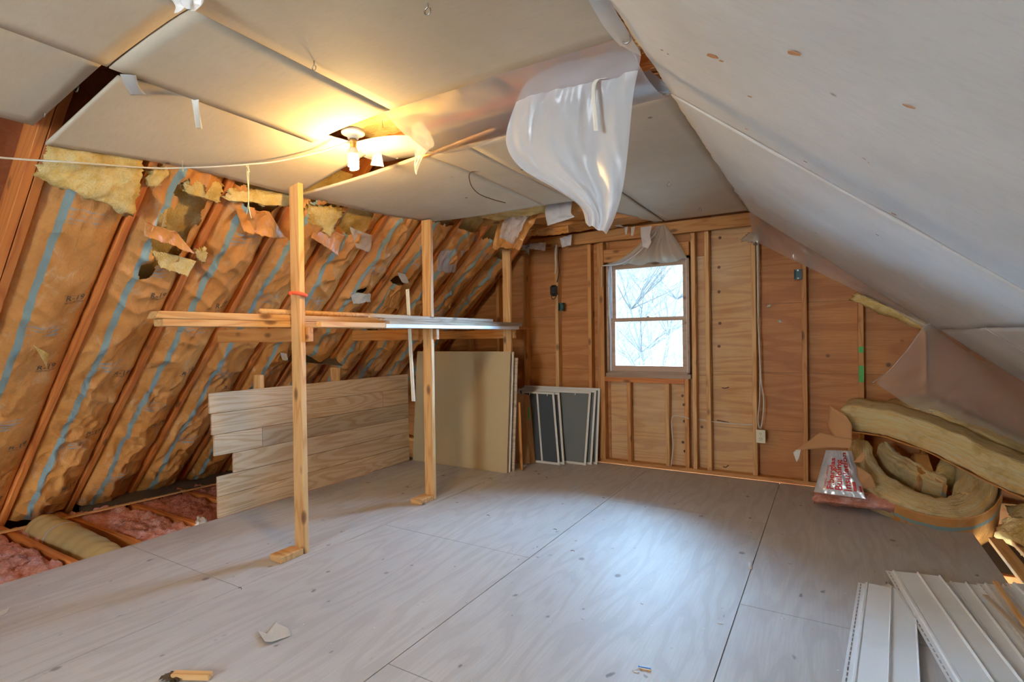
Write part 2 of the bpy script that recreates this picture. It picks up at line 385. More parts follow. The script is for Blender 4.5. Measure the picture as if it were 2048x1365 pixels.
M_red = plain('red_print', (.62, .05, .05), .5, var=.1); M_ink = plain('dark_print', (.10, .075, .06), .6)
M_org = plain('red_marking_paint', (.85, .12, .05), .6); M_porc = plain('porcelain', (.82, .79, .72), .25, var=.03)
M_foil = plain('silver_bag', (.62, .63, .66), .3, .35, var=.1, sc=12); M_paper = plain('scrap_paper', (.52, .48, .42), .7, var=.08)
M_bulb = plain('lit_bulb_glass', (1, .95, .85), .3, emit=((1.0, .63, .22), 420)); M_duct = plain('duct_jacket', (.50, .38, .17), .22, var=.25, sc=4)
M_win = timber('window_wood', (.48, .32, .22), (.38, .24, .15), r=.5, freq=8)
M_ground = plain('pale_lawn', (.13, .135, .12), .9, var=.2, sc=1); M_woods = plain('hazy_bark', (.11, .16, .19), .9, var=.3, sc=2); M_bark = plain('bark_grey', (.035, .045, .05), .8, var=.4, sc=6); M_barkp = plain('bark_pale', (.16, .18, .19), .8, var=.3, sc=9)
M_dark = plain('dark_gap_underlay', (.09, .055, .03), .9)  # darkened so the left eave filler reads as black gap shade
M_blue = plain('blue_plastic', (.08, .2, .5), .4)
def glassmat():
    t = NT('window_glass'); tr = t.n('ShaderNodeBsdfTransparent'); tr.inputs[0].default_value = (.95, .98, 1, 1); gl = t.n('ShaderNodeBsdfGlossy'); gl.inputs['Roughness'].default_value = .02
    fr = t.n('ShaderNodeFresnel'); fr.inputs[0].default_value = 1.45; m = t.n('ShaderNodeMixShader'); t.l(fr.outputs[0], m.inputs[0]); t.l(tr.outputs[0], m.inputs[1]); t.l(gl.outputs[0], m.inputs[2]); t.l(m.outputs[0], t.o.inputs[0]); return t.m
M_glass = glassmat()
def sidingmat():
    t = NT('vinyl_siding'); w = t.noise(t.coord('Object', (1.2, 90, 90)), 2, 3, .6); d = t.noise(t.coord('Object'), 2.5, 4, .6)
    t.col(t.mix(t.ramp(d, [(.45, 0.0), (.75, .6)]), (.80, .84, .86), (.62, .64, .65))); t.rough(.4); t.bump(w, .2, .003); return t.m
M_siding = sidingmat()
# ------------------------------------------------------------------ the setting
D = 5.17                                  # front of the far wall's studs
def sheet_mesh(bm, x0, x1, y0, y1, z0, z1): bm_box(bm, x0, x1, y0, y1, z0, z1)
XL, XR = -3.87, 0.78
def floor_obj():
    bm = bmesh.new(); g = .0022
    cols = [(XL, -2.69, [-2.6, -.78, 1.66, 4.10, 5.17]), (-2.69, -1.53, [-2.6, .29, 2.73, 5.17]), (-1.53, -.385, [-2.6, 1.56, 4.0, 5.17]), (-.385, XR, [-2.6, .31, 2.75, 5.17])]
    for x0, x1, ys in cols:
        for a, b in zip(ys, ys[1:]): bm_box(bm, x0+g, x1-g, a+g, b-g, -.018, 0)
    bm_box(bm, XL+.01, XR-.01, -2.6, 5.17, -.06, -.0185)
    return tag(finish(bm, 'floor', M_floor, None, Matrix.Identity(4)), kind='structure')
floor_obj()
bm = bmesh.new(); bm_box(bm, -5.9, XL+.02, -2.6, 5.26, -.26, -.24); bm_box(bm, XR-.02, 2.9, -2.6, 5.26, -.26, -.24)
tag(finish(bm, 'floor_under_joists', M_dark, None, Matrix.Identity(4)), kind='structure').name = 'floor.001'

# far gable wall: sheathing panels with a hole for the window
WX0, WX1, WZ0, WZ1 = -1.955, -1.135, .915, 2.05
def panels(name, lst, mat):
    bm = bmesh.new(); g = .0015
    for x0, x1, z0, z1 in lst: bm_box(bm, x0+g, x1-g, 5.26, 5.272, z0+g, z1-g)
    return tag(finish(bm, name, mat, None, Matrix.Identity(4)), kind='structure')
panels('wall_far', [(-5.9, -3.31, -.26, .955), (-5.9, -3.31, .955, 2.2), (-5.9, -3.31, 2.2, 4.0), (-3.31, -2.127, -.26, .955), (-3.31, -2.127, .955, 1.52), (-3.31, -2.127, 1.52, 4.0), (-2.127, WX0, -.26, .955), (-2.127, WX0, .955, 4.0),
    (WX0, WX1, WZ1, 4.0), (WX1, -.95, WZ1, 4.0), (-.58, .62, -.26, .44), (-.58, .62, .44, .955), (-.58, .62, .955, 1.57), (-.58, .62, 1.57, 4.0), (.62, 2.9, -.26, .955), (.62, 2.9, .955, 4.0)], M_gable)
panels('wall_far.001', [(WX0, WX1, -.26, WZ0), (WX1, -.95, -.26, WZ0), (WX1, -.95, WZ0, WZ1), (-.95, -.58, -.26, .44), (-.95, -.58, .44, .955), (-.95, -.58, .955, 4.0)], M_gable_pale)
bm = bmesh.new()
for b in ((-5.9, WX0, -.26, 4.0), (WX1, 2.9, -.26, 4.0), (WX0, WX1, -.26, WZ0), (WX0, WX1, WZ1, 4.0)): bm_box(bm, b[0], b[1], 5.2735, 5.30, b[2], b[3])
tag(finish(bm, 'wall_far', M_dark, None, Matrix.Identity(4)), kind='structure')  # outer backing added to stop light leaking through the panel seams
# roof slopes
SA = math.radians(45); X0L, ZC = -2.80, 2.38
tL = V((math.cos(SA), 0, math.sin(SA))); nL = V((math.sin(SA), 0, -math.cos(SA)))      # up the slope, into the room
P0L = V((X0L-ZC/math.tan(SA), 0, 0))
def PL(s, y, off=0): return P0L + tL*s + nL*off + V((0, y, 0))
def atL(px, py, off=0): return at(px, py, nL, nL.dot(P0L)+off)
SR = math.radians(39.3); XE = -.585
tR = V((math.cos(SR), 0, -math.sin(SR))); nR = V((-math.sin(SR), 0, -math.cos(SR)))     # down the slope, into the room
P0R = V((XE, 0, ZC))
def PR(s, y, off=0): return P0R + tR*s + nR*off + V((0, y, 0))
def atR(px, py, off=0): return at(px, py, nR, nR.dot(P0R)+off)
def quad_solid(name, pts, th, mat, kind='structure'):
    bm = bmesh.new(); vv = [bm.verts.new(V(p)) for p in pts]; ww = [bm.verts.new(V(p)+V(th)) for p in pts]
    bm.faces.new(vv); bm.faces.new(ww[::-1])
    for i in range(len(pts)): bm.faces.new((vv[i], ww[i], ww[(i+1) % len(pts)], vv[(i+1) % len(pts)]))
    bmesh.ops.recalc_face_normals(bm, faces=bm.faces)
    return tag(finish(bm, name, mat, None), kind=kind)
quad_solid('wall_left', [PL(-.5, -2.6, -.145), PL(4.9, -2.6, -.145), PL(4.9, 5.27, -.145), PL(-.5, 5.27, -.145)], -nL*.015, M_deck)
quad_solid('wall_right_deck', [PR(-1.75, -2.6, -.165), PR(4.9, -2.6, -.165), PR(4.9, 5.27, -.165), PR(-1.75, 5.27, -.165)], -nR*.015, M_deck).name = 'wall_right.001'
# wall behind the camera with an opening added to let the fill light in
bm = bmesh.new()
for b in ((-5.9, -1.95, -.26, 4.0), (-1.15, 2.9, -.26, 4.0), (-1.95, -1.15, -.26, .95), (-1.95, -1.15, 2.0, 4.0)): bm_box(bm, b[0], b[1], -2.64, -2.6, b[2], b[3])
tag(finish(bm, 'wall_near', M_gable, None, Matrix.Identity(4)), kind='structure')

# right slope: drywall sheets with torn upper edge
def rslope(name, s0, s1, y0, y1, seed, off=0.0, sag=.015):
    def f(u, v):
        y = y0+(y1-y0)*v; s = s0+(s1-s0)*u
        if u == 0: s += .012*nz(y*9, seed)+.008*nz(y*40, seed)
        return PR(s, y, off + sag*math.sin(math.pi*u)*nz(y*.8, seed, 2)+.008*nz(s*2, y*2, seed)+.004*nz(s*6, y*6, seed))
    return surf(name, f, 40, 90, M_slope, None, .012)
for k, (s0, s1, y0, y1) in enumerate([(.0, 1.66, -2.6, -.02), (.0, 1.66, 0, 2.397), (.0, 1.66, 2.405, 5.02), (1.668, 2.9, -2.6, 1.2), (1.668, 2.9, 1.205, 3.64), (1.668, 2.9, 3.645, 5.02)]):
    o = rslope('wall_right', s0, s1, y0, y1, k+1, .0 if k != 2 else .004); tag(o, kind='structure')
# torn brown paper teeth along the upper edge of the right slope
random.seed(4)
bm = bmesh.new()
for i in range(120):
    y = 1.2+i*.0325+random.uniform(-.008, .008)
    if 2.9 < y < 3.1: continue
    L = random.uniform(.015, .05) if y < 2.5 else random.uniform(.008, .03); w = random.uniform(.006, .014)
    a = PR(.005, y-w, .002); b = PR(.005, y+w, .002); c = PR(-L*.8, y+random.uniform(-.01, .02), .01+L*.25)
    vs_ = [bm.verts.new(p) for p in (a, b, c)]; ws_ = [bm.verts.new(p+V((0, 0, .0012))) for p in (a, b, c)]
    bm.faces.new(vs_); bm.faces.new(ws_[::-1])
    for q in range(3): bm.faces.new((vs_[q], ws_[q], ws_[(q+1) % 3], vs_[(q+1) % 3]))
tag(finish(bm, 'torn_paper_edge', M_carton, None), 'ragged brown paper teeth torn along the top edge of the right slope', 'torn paper', kind='stuff')

# ceiling sheets
def zc(x, y):
    d = max(0, -1.85-x); return ZC - .10*d*d - .03*d
def csheet(name, x0, x1, y0, y1, seed, sag=.006):
    nx, ny = max(6, int((x1-x0)/.06)), max(6, int((y1-y0)/.06))
    def f(u, v):
        x = x0+(x1-x0)*u; y = y0+(y1-y0)*v
        return V((x, y, zc(x, y)+.004*nz(x*1.5, y*1.5, seed)-sag*math.sin(math.pi*u)*math.sin(math.pi*v)))
    o = surf(name, f, nx, ny, M_dry, None, .0); 
    bm = bmesh.new(); bm.from_mesh(o.data); bm.normal_update()
    ge = bmesh.ops.extrude_face_region(bm, geom=bm.faces[:]); bmesh.ops.translate(bm, vec=(0, 0, .0125), verts=[g for g in ge['geom'] if isinstance(g, bmesh.types.BMVert)])
    bmesh.ops.recalc_face_normals(bm, faces=bm.faces); bm.to_mesh(o.data); bm.free()
    return tag(o, kind='structure')
csheet('ceiling', -1.765, XE-.03, -.55, 1.87, 1); csheet('ceiling', -1.765, XE+.02, -2.6, -.555, 2)
csheet('ceiling', -2.335, -1.772, -1.5, .955, 3); csheet('ceiling', -2.335, -1.772, .962, 1.88, 4, .012)
csheet('ceiling', -2.335, -1.772, -2.6, -1.505, 6)
csheet('ceiling', -1.325, XE-.006, 2.43, 5.06, 8, .01)
# the far-left part of this sheet is torn off along a slant
def torn(u, v):
    y = 2.43+(5.0-2.43)*v; xl = -1.715 if y < 3.87 else -1.715+(y-3.87)*.27+.02*nz(y*8, 3)
    x = xl+(-1.33-xl)*u; return V((x, y, zc(x, y)+.004*nz(x*2, y*2, 4)))
tag(surf('ceiling', torn, 8, 50, M_dry, None, .0125), kind='structure')
# ceiling closure above the framing
bm = bmesh.new(); bm_box(bm, -3.1, -.1, -2.6, 5.26, 2.545, 2.56)
tag(finish(bm, 'ceiling_backing', M_deck, None, Matrix.Identity(4)), kind='structure').name = 'ceiling.020'

# left-hand drywall strips that sag towards the rafters
Lc = [atL(90, 285, .02), atL(228, 306, .02), atL(365, 330, .02), atL(480, 360, .02), atL(590, 388, .02)]
Rc = [atz(235, 150, 2.345), atz(352, 176, 2.365), atz(470, 210, 2.375), atz(600, 252, 2.38), atz(745, 300, 2.375)]
def loft(A, B, sag=.0, seed=0, amp=.004):
    def ev(c, v):
        t = v*(len(c)-1); i = min(int(t), len(c)-2); t -= i
        a = c[max(i-1, 0)]; b = c[i]; e = c[i+1]; d = c[min(i+2, len(c)-1)]
        return .5*((2*b)+(e-a)*t+(2*a-5*b+4*e-d)*t*t+(3*b-3*e+d-a)*t**3)
    def f(u, v):
        p = ev(A, v).lerp(ev(B, v), u); p.z += -sag*math.sin(math.pi*u)+amp*nz(p.x*2, p.y*2, seed); return p
    return f
l0 = atL(66, 246, .02)
tag(surf('ceiling', loft([V((l0.x, -2.6, l0.z)), V((l0.x, -1, l0.z)), V((l0.x, .2, l0.z)), l0], [V((-2.343, -2.6, 2.38)), V((-2.343, -1, 2.38)), V((-2.343, .2, 2.38)), V((-2.343, .955, 2.38))], .0, 5), 10, 30, M_dry, None, .0125), kind='structure')
o = surf('drywall_sheet', loft(Lc, Rc, .0, 3), 16, 40, [M_dry], None, .0125)
tag(o, 'loose drywall strip sagging from the ceiling over the yellow insulation, taped at its near corner', 'drywall sheet')
Lc2 = [atL(592, 389, .02), atL(680, 408, .02), atL(770, 427, .02), atL(862, 441, .02)]
Rc2 = [atz(850, 306, 2.38), atz(940, 340, 2.38), atz(1010, 372, 2.38), atz(1085, 408, 2.38)]
o = surf('drywall_sheet', loft(Lc2, Rc2, .01, 5), 16, 30, [M_dry], None, .0125)
tag(o, 'grey drywall sheet of the ceiling above the middle post of the lumber rack', 'drywall sheet')
Lc3 = [atz(850, 306, 2.378), atz(940, 340, 2.378), atz(1010, 372, 2.378), atz(1085, 408, 2.378)]
Rc3 = [V((-1.722, 2.43, 2.38)), V((-1.722, 2.9, 2.38)), V((-1.722, 3.4, 2.38)), V((-1.722, 3.86, 2.38))]
o = surf('drywall_sheet', loft(Lc3, Rc3, 0, 7), 8, 20, [M_dry], None, .0125)
tag(o, 'drywall ceiling sheet with the bent wire poking through, beside the big hanging plastic', 'drywall sheet')

# window
def window():
    w = empty('window_1', ((WX0+WX1)/2, D, WZ0)); tag(w, kind='structure')
    yb0, yb1 = D-.005, 5.30
    fw = .022
    bm = bmesh.new()
    for b in ((WX0, WX0+fw, WZ0, WZ1), (WX1-fw, WX1, WZ0, WZ1), (WX0, WX1, WZ1-fw, WZ1), (WX0, WX1, WZ0, WZ0+.03)): bm_box(bm, b[0], b[1], yb0, yb1, b[2], b[3])
    finish(bm, 'window_frame', M_win, w)
    bm = bmesh.new()
    for x in (WX0+fw+.001, WX1-fw-.009): bm_box(bm, x, x+.008, 5.19, 5.30, WZ0+.03, WZ1-fw)
    finish(bm, 'side_track', M_white, w)
    def sash(z0, z1, y0, bt, tp, nm):
        x0, x1 = WX0+.034, WX1-.034; st = .040; bm = bmesh.new()
        for b in ((x0, x0+st, z0, z1), (x1-st, x1, z0, z1), (x0+st, x1-st, z0, z0+bt), (x0+st, x1-st, z1-tp, z1)): bm_box(bm, b[0], b[1], y0, y0+.034, b[2], b[3])
        s = finish(bm, nm, M_win, w); s['label'] = 'brown wooden sash of the '+('upper' if z0 > 1.2 else 'lower')+' half'
        box('pane', x0+st, x1-st, y0+.014, y0+.018, z0+bt, z1-tp, M_glass, s); return s
    sash(1.445, WZ1-fw-.002, 5.245, .036, .045, 'sash'); sash(WZ0+.031, 1.482, 5.208, .055, .036, 'sash')
    lk = lathe('sash_lock', [(.001, 0), (.018, 0), (.018, .006), (.008, .012), (.001, .012)], (-1.54, 5.225, 1.482), M_metal, w); box('lock_lever', -1.57, -1.535, 5.218, 5.226, 1.49, 1.497, M_metal, lk)
    box('window_sill', WX0-.01, WX1+.01, D-.02, 5.27, WZ0-.03, WZ0+.012, M_win, w, .004)
window()
# ------------------------------------------------------------------ far wall framing
def T(o, label, cat, group=None, kind=None): return tag(o, label, cat, group, kind)
T(beam('bottom_plate', (-5.2, 5.215, .019), (2.2, 5.215, .019), .089, .038, M_wood, cuts=1), 'long pale bottom plate on the floor along the foot of the far wall', 'bottom plate')
def stud(x, z0, z1, label, w=.038, mat=None, warp=.0, seed=0, y=5.2145, name='wall_stud', cat='stud'):
    o = beam(name, (x, y, z0), (x, y, z1), .089, w, mat or M_wood, up=(1, 0, 0), cuts=8 if warp else 1, warp=warp, seed=seed)
    return T(o, label, cat, 'studs of the far wall')
PW = .0385
stud(-3.683, PW, 1.75, 'wall stud in the dark corner above the leaning tan board, left of two')
stud(-3.275, PW, 2.0, 'wall stud in the dark corner above the leaning tan board, right of two')
stud(-2.915, PW, 2.2, 'wall stud just right of the rack\'s farthest post, above the stack of screens')
stud(-2.524, PW, 2.262, 'wall stud carrying the black junction box and the teal box', seed=2, mat=M_woodp)
stud(-2.143, PW, 2.262, 'wall stud beside the far end of the window screens')
stud(-2.02, PW, 2.262, 'wide double stud along the left side of the window', w=.07, seed=4)
stud(-1.17, PW, .91, 'short trimmer under the right end of the window sill, against the long stud')
stud(-1.098, PW, 2.262, 'first full stud right of the window', mat=M_woodp, warp=.003, seed=3)
stud(-.973, PW, 2.262, 'bowed pale stud with a white smear, second full stud right of the window', mat=M_woodp, warp=.008, seed=9)
stud(-.58, PW, 2.262, 'stud with cables and the ivory outlet at its foot', mat=M_woodp)
stud(-.186, PW, 2.00, 'stud with the small teal box near its top')
stud(.217, PW, 1.66, 'stud with two strips of green tape')
stud(.62, PW, 1.32, 'stud half hidden behind the clear plastic at the right')
T(beam('window_sill_plate', (-1.985, 5.2145, .862), (-1.19, 5.2145, .862), .089, .05, M_woodr, warp=.004, cuts=8, seed=5), 'rough stained sill plate under the window frame', 'sill plate')
stud(-1.735, PW, .836, 'cripple stud under the window, left of two', mat=M_wood, warp=.006, seed=6)
stud(-1.352, PW, .836, 'cripple stud under the window, right of two, with the white cable beside it', mat=M_woodp, warp=.006, seed=7)
T(beam('window_header', (-1.985, 5.2145, 2.12), (-1.135, 5.2145, 2.12), .07, .13, M_wood, seed=5), 'dark header board above the window behind the gathered plastic', 'header')
T(beam('ceiling_beam', (-2.86, 5.145, 2.32), (-.50, 5.145, 2.32), .038, .115, M_wood, bev=.004), 'horizontal beam across the far wall just under the ceiling', 'ceiling beam')
for y, x0, x1, lb in ((4.72, -2.85, -1.42, 'ceiling joist exposed near the far wall above the torn ceiling'), (4.28, -2.85, -1.55, 'ceiling joist exposed just beyond the edge of the ceiling drywall')):
    T(beam('ceiling_joist', (x0, y, 2.43), (x1, y, 2.43), .038, .10, M_wood), lb, 'ceiling joist', 'exposed ceiling joists')
for y, lb in ((2.28, 'ceiling joist inside the long ceiling gap, on the side towards the window'), (1.93, 'ceiling joist inside the long ceiling gap, on the side nearer the camera')):
    T(beam('ceiling_joist', (-2.75, y+.0, 2.50), (-.6, y, 2.50), .038, .10, M_woodr), lb, 'ceiling joist', 'joists in the ceiling gap')
T(beam('ceiling_joist', (-2.9, .90, 2.455), (-2.1, .90, 2.455), .038, .09, M_woodr), 'ceiling joist seen in the dark gap near the upper left', 'ceiling joist')

# boxes, cables, tape on the far wall
def ebox(px, py, y, mat, label, name='electrical_box', w=.055, h=.085, cat='electrical box'):
    c = aty(px, py, y); r = empty(name, (c.x, y, c.z-h/2)); T(r, label, cat)
    bm = bmesh.new(); t = .004; z0, z1 = c.z-h/2, c.z+h/2; d = .045
    for b in ((c.x-w/2, c.x-w/2+t, y, y+d, z0, z1), (c.x+w/2-t, c.x+w/2, y, y+d, z0, z1), (c.x-w/2, c.x+w/2, y, y+d, z0, z0+t), (c.x-w/2, c.x+w/2, y, y+d, z1-t, z1), (c.x-w/2, c.x+w/2, y+d-t, y+d, z0, z1)): bm_box(bm, *b)
    finish(bm, 'box_body', mat, r)
    for s in (-1, 1): box('screw_tab', c.x-.006, c.x+.006, y-.001, y+.008, c.z+s*(h/2-.009)-.005, c.z+s*(h/2-.009)+.005, M_metal, r)
    return r
ebox(1121, 614, 5.15, M_teal, 'dark teal electrical box on the stud left of the window, below the black box')
ebox(1596, 549, 5.15, M_teal, 'dark teal electrical box high on the stud right of the window', w=.06)
c = aty(1108, 582, 5.12); r = empty('junction_box', (c.x, 5.10, c.z-.06)); T(r, 'black rounded junction box hanging on a stud left of the window', 'junction box')
bm = bmesh.new(); bm_box(bm, c.x-.035, c.x+.035, 5.09, 5.15, c.z-.058, c.z+.06); bmesh.ops.bevel(bm, geom=bm.edges[:], offset=.014, segments=3, affect='EDGES'); finish(bm, 'box_body', M_blk, r, None, True)
bm = bmesh.new(); bm_box(bm, c.x-.028, c.x+.028, 5.083, 5.09, c.z-.03, c.z+.035); finish(bm, 'box_cover', M_blk, r)
tube('strap', [(c.x-.03, 5.11, c.z-.055), (c.x-.01, 5.10, c.z-.09), (c.x+.02, 5.11, c.z-.075), (c.x+.03, 5.12, c.z-.05)], .004, M_blk, r)
T(tube('cable', [aty(1118, 495, 5.13), aty(1117, 515, 5.12), aty(1118, 545, 5.13), aty(1114, 565, 5.13)], .0055, M_blk), 'black cable dropping from the ceiling to the black junction box', 'cable')
T(tube('hanging_plastic_rope', [aty(1113, 490, 5.11), aty(1111, 510, 5.10), aty(1112, 530, 5.11), aty(1110, 548, 5.115)], .013, M_paper, n=7, taper=lambda t: 1-.55*t), 'dirty twisted strip of plastic above the black junction box', 'plastic strip')
# outlet
c = aty(1521.5, 873.5, 5.145); r = empty('electrical_outlet', (c.x, 5.145, c.z-.06)); T(r, 'ivory duplex outlet low on the stud right of the window', 'outlet')
box('cover_plate', c.x-.037, c.x+.037, 5.14, 5.148, c.z-.058, c.z+.058, M_ivory, r, .003)
for s in (-1, 1):
    p = lathe('receptacle', [(.001, 0), (.016, 0), (.017, -.004), (.017, -.006)], (c.x, 5.138, c.z+s*.021), M_ivory, r, axis=(0, -1, 0), n=20)
    bm = bmesh.new()
    for dx in (-.006, .006): bm_box(bm, c.x+dx-.0012, c.x+dx+.0012, 5.136, 5.1385, c.z+s*.021, c.z+s*.021+.008)
    bm_box(bm, c.x-.002, c.x+.002, 5.136, 5.1385, c.z+s*.021-.009, c.z+s*.021-.005); finish(bm, 'slot', M_blk, p)
bm = bmesh.new(); bm_box(bm, c.x-.03, c.x+.03, 5.148, 5.2, c.z-.05, c.z+.05); finish(bm, 'box_body', M_teal, r)
# cables
T(tube('cable', [aty(q[0], q[1], 5.15) for q in ((1514, 484), (1515, 560), (1516, 640), (1519, 700), (1522, 760), (1527, 800), (1525, 840), (1521, 858))], .0045, M_cable), 'white cable running down the stud to the ivory outlet, bowing out to the right', 'cable')
T(tube('cable', [aty(q[0], q[1], 5.158) for q in ((1516.5, 484), (1517, 570), (1517, 660), (1520, 740), (1519, 800), (1516, 840), (1519, 858))], .0045, M_cable), 'white cable running down the stud to the ivory outlet, staying close to the wood', 'cable')
T(tube('cable', [aty(q[0], q[1], 5.162) for q in ((1379, 838), (1362, 833), (1347, 833), (1343, 842), (1344, 865), (1346, 890), (1344, 915), (1342, 932))], .0045, M_cable), 'white cable bending down the cripple stud under the window', 'cable')
T(tube('cable', [aty(1398, 838, 5.20), aty(1406, 840, 5.19), aty(1413, 842, 5.185), aty(1426, 844, 5.19), aty(1450, 846, 5.22), aty(1480, 849, 5.24), aty(1506, 850, 5.24)], .0045, M_cable), 'white cable threaded level through the studs right of the window', 'cable')
for py0, py1, lb in ((694, 706, 'short upper strip of green tape on the stud at the right'), (732, 765, 'longer lower strip of green tape on the stud at the right')):
    a = aty(1722, py0, 5.168); b = aty(1722, py1, 5.168); T(box('green_tape', .217-.018, .217+.018, 5.1675, 5.1685, b.z, a.z, M_grn), lb, 'tape')
# knot holes / nails on the pale sheathing beside the studs
bm = bmesh.new()
for q in ((1440, 476), (1438, 535), (1438, 584), (1440, 647), (1438, 693), (1365, 792), (1368, 810), (1369, 843), (1366, 885), (1370, 903)):
    p = aty(q[0], q[1], 5.2595); bm_lathe(bm, [(.0005, .0), (.012, .0), (.014, -.001)], (p.x, 5.2585, p.z), (0, 1, 0), 12)
T(finish(bm, 'wood_knot', plain('knot_wood', (.13, .05, .02), .6), None), 'row of small dark knots in the pale plywood right of the window', 'wood knot', kind='stuff')
for q, lb in (((1538, 612), 'pale tuft stuck on the plywood right of the cables, upper one'), ((1560, 643), 'pale tuft stuck on the plywood right of the cables, lower one')):
    c = aty(q[0], q[1], 5.254); T(slab('paper_tuft', [c+V((-.012, 0, -.01)), c+V((.012, 0, -.01)), c+V((.010, 0, .01)), c+V((-.010, 0, .01))], (0, .005, 0), M_paper, None, amp=.006, fr=60, seed=q[0], nu=8, nv=8), lb, 'tuft')
for q, lb in (((1440, 841, 1458, 846), 'rusty streak on the pale plywood right of the cable studs'), ((1450, 776, 1458, 775), 'dark open knot on the pale plywood under the seam'), ((1452, 934, 1457, 931), 'dark curved crack low on the pale plywood')):
    T(tube('wood_flaw', [aty(q[0]-6, q[1], 5.258), aty(q[0], q[1]+1, 5.258), aty(q[2], q[3], 5.258)], .005, M_rust, n=6), lb, 'wood flaw')

# ------------------------------------------------------------------ left roof framing: rafters and batts
RY = [.59, 1.00, 1.41, 1.82, 2.24, 2.65, 3.05, 3.46, 3.88, 4.30, 4.70, 5.09]
rl = ['rafter at the far left edge, beside the bare red roof boards', 'rafter at the left edge of the view, first one with a blue-striped batt beside it', 'rafter between the leftmost two blue-striped batts, below the big torn yellow piece',
      'rafter passing behind the near end of the stacked lumber', 'rafter that meets the rack\'s nearest arm', 'rafter hidden partly behind the rack\'s nearest post', 'rafter just right of the rack\'s nearest post',
      'rafter crossing between the two nearer rack posts', 'rafter meeting the rack\'s middle post', 'rafter just right of the rack\'s middle post', 'rafter next to the far wall\'s last batt', 'end rafter against the far wall']
for i, y in enumerate(RY):
    o = beam('roof_rafter', PL(-.25, y, -.07), PL(3.62, y, -.07), .038, .14, M_woodr, up=tuple(-nL), cuts=14, warp=.004, seed=i*3.1, bev=.003)
    T(o, rl[i], 'rafter', 'rafters of the left roof slope')
T(beam('roof_rafter', PL(-.25, .958, -.075), PL(3.62, .958, -.075), .038, .15, M_woodr, up=tuple(-nL)), 'doubled rafter against the leftmost striped batt, on its near side', 'rafter')

def batt_off(u, s, i):
    sd = i*11.3
    e = math.sin(math.pi*min(max(u, 0), 1))
    y = u*.37
    big = nz(y*4+sd, s*1.5, 1.0); a = nz(y*5+s*2.2+sd, s*2.6-y*3, 4.0); b = nz(y*13+s*4+sd, s*7-y*9, 8.0); c = nz(y*30+sd, s*22, 2.0)
    r = 1-2*abs(a); r2 = 1-2*abs(b)
    k = (.55 if i == 0 else 1.0)
    f1 = 1-2*abs(nz(y*3.5+s*4.5+sd, s*1.2-y*2, 6.0)); f2 = nz(y*2.2+sd, s*9+2*nz(y*5, s*2, sd), 5.0)
    return -.046 + e**.6*(.052+.034*big) + k*e**.5*(.024*max(r, 0)**2+.022*max(f1, 0)**3+.005*f2+.012*r2+.003*c)
def batt_p(u, s, i, d=0):
    y0, y1 = RY[i+1]+.0195, RY[i+2]-.0195
    edge = (.002+.004*nz(s*6, i)) if .0 < u < 1 else 0
    return PL(s, y0+(y1-y0)*u, batt_off(u, s, i)+d)
bl = ['leftmost kraft-faced batt with a blue stripe and a torn yellow top', 'second kraft batt from the left, crumpled, with a brown hole torn near its top', 'kraft batt above the near end of the stacked lumber', 'kraft batt crossed by the nearest rack arm',
      'kraft batt behind the rack\'s nearest post', 'kraft batt just right of the rack\'s nearest post, above the plank partition', 'kraft batt midway between the two nearer rack posts, with torn pale pockets', 'kraft batt left of the rack\'s middle post',
      'kraft batt behind and right of the rack\'s middle post', 'farthest kraft batt, next to the far wall']
holes = {0: [], 1: [(.55, 2.80, .30, .30), (.42, 2.45, .12, .06)], 2: [(.6, 3.12, .40, .12)], 3: [(.6, 3.1, .4, .1)], 4: [(.3, 3.1, .4, .12)], 5: [(.5, 2.45, .2, .03)], 6: [(.55, 2.05, .22, .08), (.3, 2.6, .15, .05)], 7: [(.3, 2.1, .3, .10)], 8: [(.6, 1.9, .2, .03)]}
stop = {0: 2.99, 1: 3.3, 2: 3.2, 3: 3.25, 4: 3.3, 5: 3.3, 6: 3.32, 7: 3.32, 8: 3.3, 9: 3.1}
random.seed(7)
for i in range(10):
    r = empty('insulation_batt', PL(0.02, (RY[i+1]+RY[i+2])/2, 0)); T(r, bl[i], 'insulation batt', 'kraft-faced batts between the left rafters')
    top = stop[i]; L = top-.0
    def msk(u, v, i=i, L=L):
        s = v*L
        for (cu, cs, ru, rs) in holes.get(i, []):
            dd = ((u-cu)/ru)**2+((s-cs)/rs)**2
            if dd < 1+.7*nz(u*9, s*9, i): return False
        return s < L-.05-.06*abs(nz(u*6, i, 3))
    surf('kraft_facing', lambda u, v, i=i, L=L: batt_p(u, .0+v*L, i), 44, int(L/.0105), M_kraft, r, 0, (.37, L), mask=msk)
    surf('fiberglass_core', lambda u, v, i=i, L=L: PL(.02+v*(L+.12), RY[i+1]+.022+(RY[i+2]-RY[i+1]-.044)*u, -.075+.028*nz(u*5+i, v*40)+.012*nz(u*20, v*120, i)), 20, 90, M_yel, r)
    # stamped R-value marks down the side of the facing
    ss = [q for q in (0.34, .98, 1.62, 2.26)] if i in (0, 1, 2) else ([.34, 1.3, 2.2] if i % 2 else [.5, 1.7])
    for s0 in ss:
        s0 += random.uniform(-.06, .06)
        if s0 > top-.3: continue
        def mp(x, y, s0=s0, i=i): return batt_p((.285+x)/.37, s0+y, i, .004)
        textmesh('printed_mark', 'R-19', .050, mp, M_ink, r, bold=.0006)
        textmesh('printed_mark', '________', .030, lambda x, y, s0=s0, i=i: batt_p((.285+x)/.37, s0+.035+y, i, .004), M_ink, r)
        textmesh('printed_mark', '=====', .034, lambda x, y, s0=s0, i=i: batt_p((.285+x)/.37, s0-.032+y, i, .004), M_ink, r)

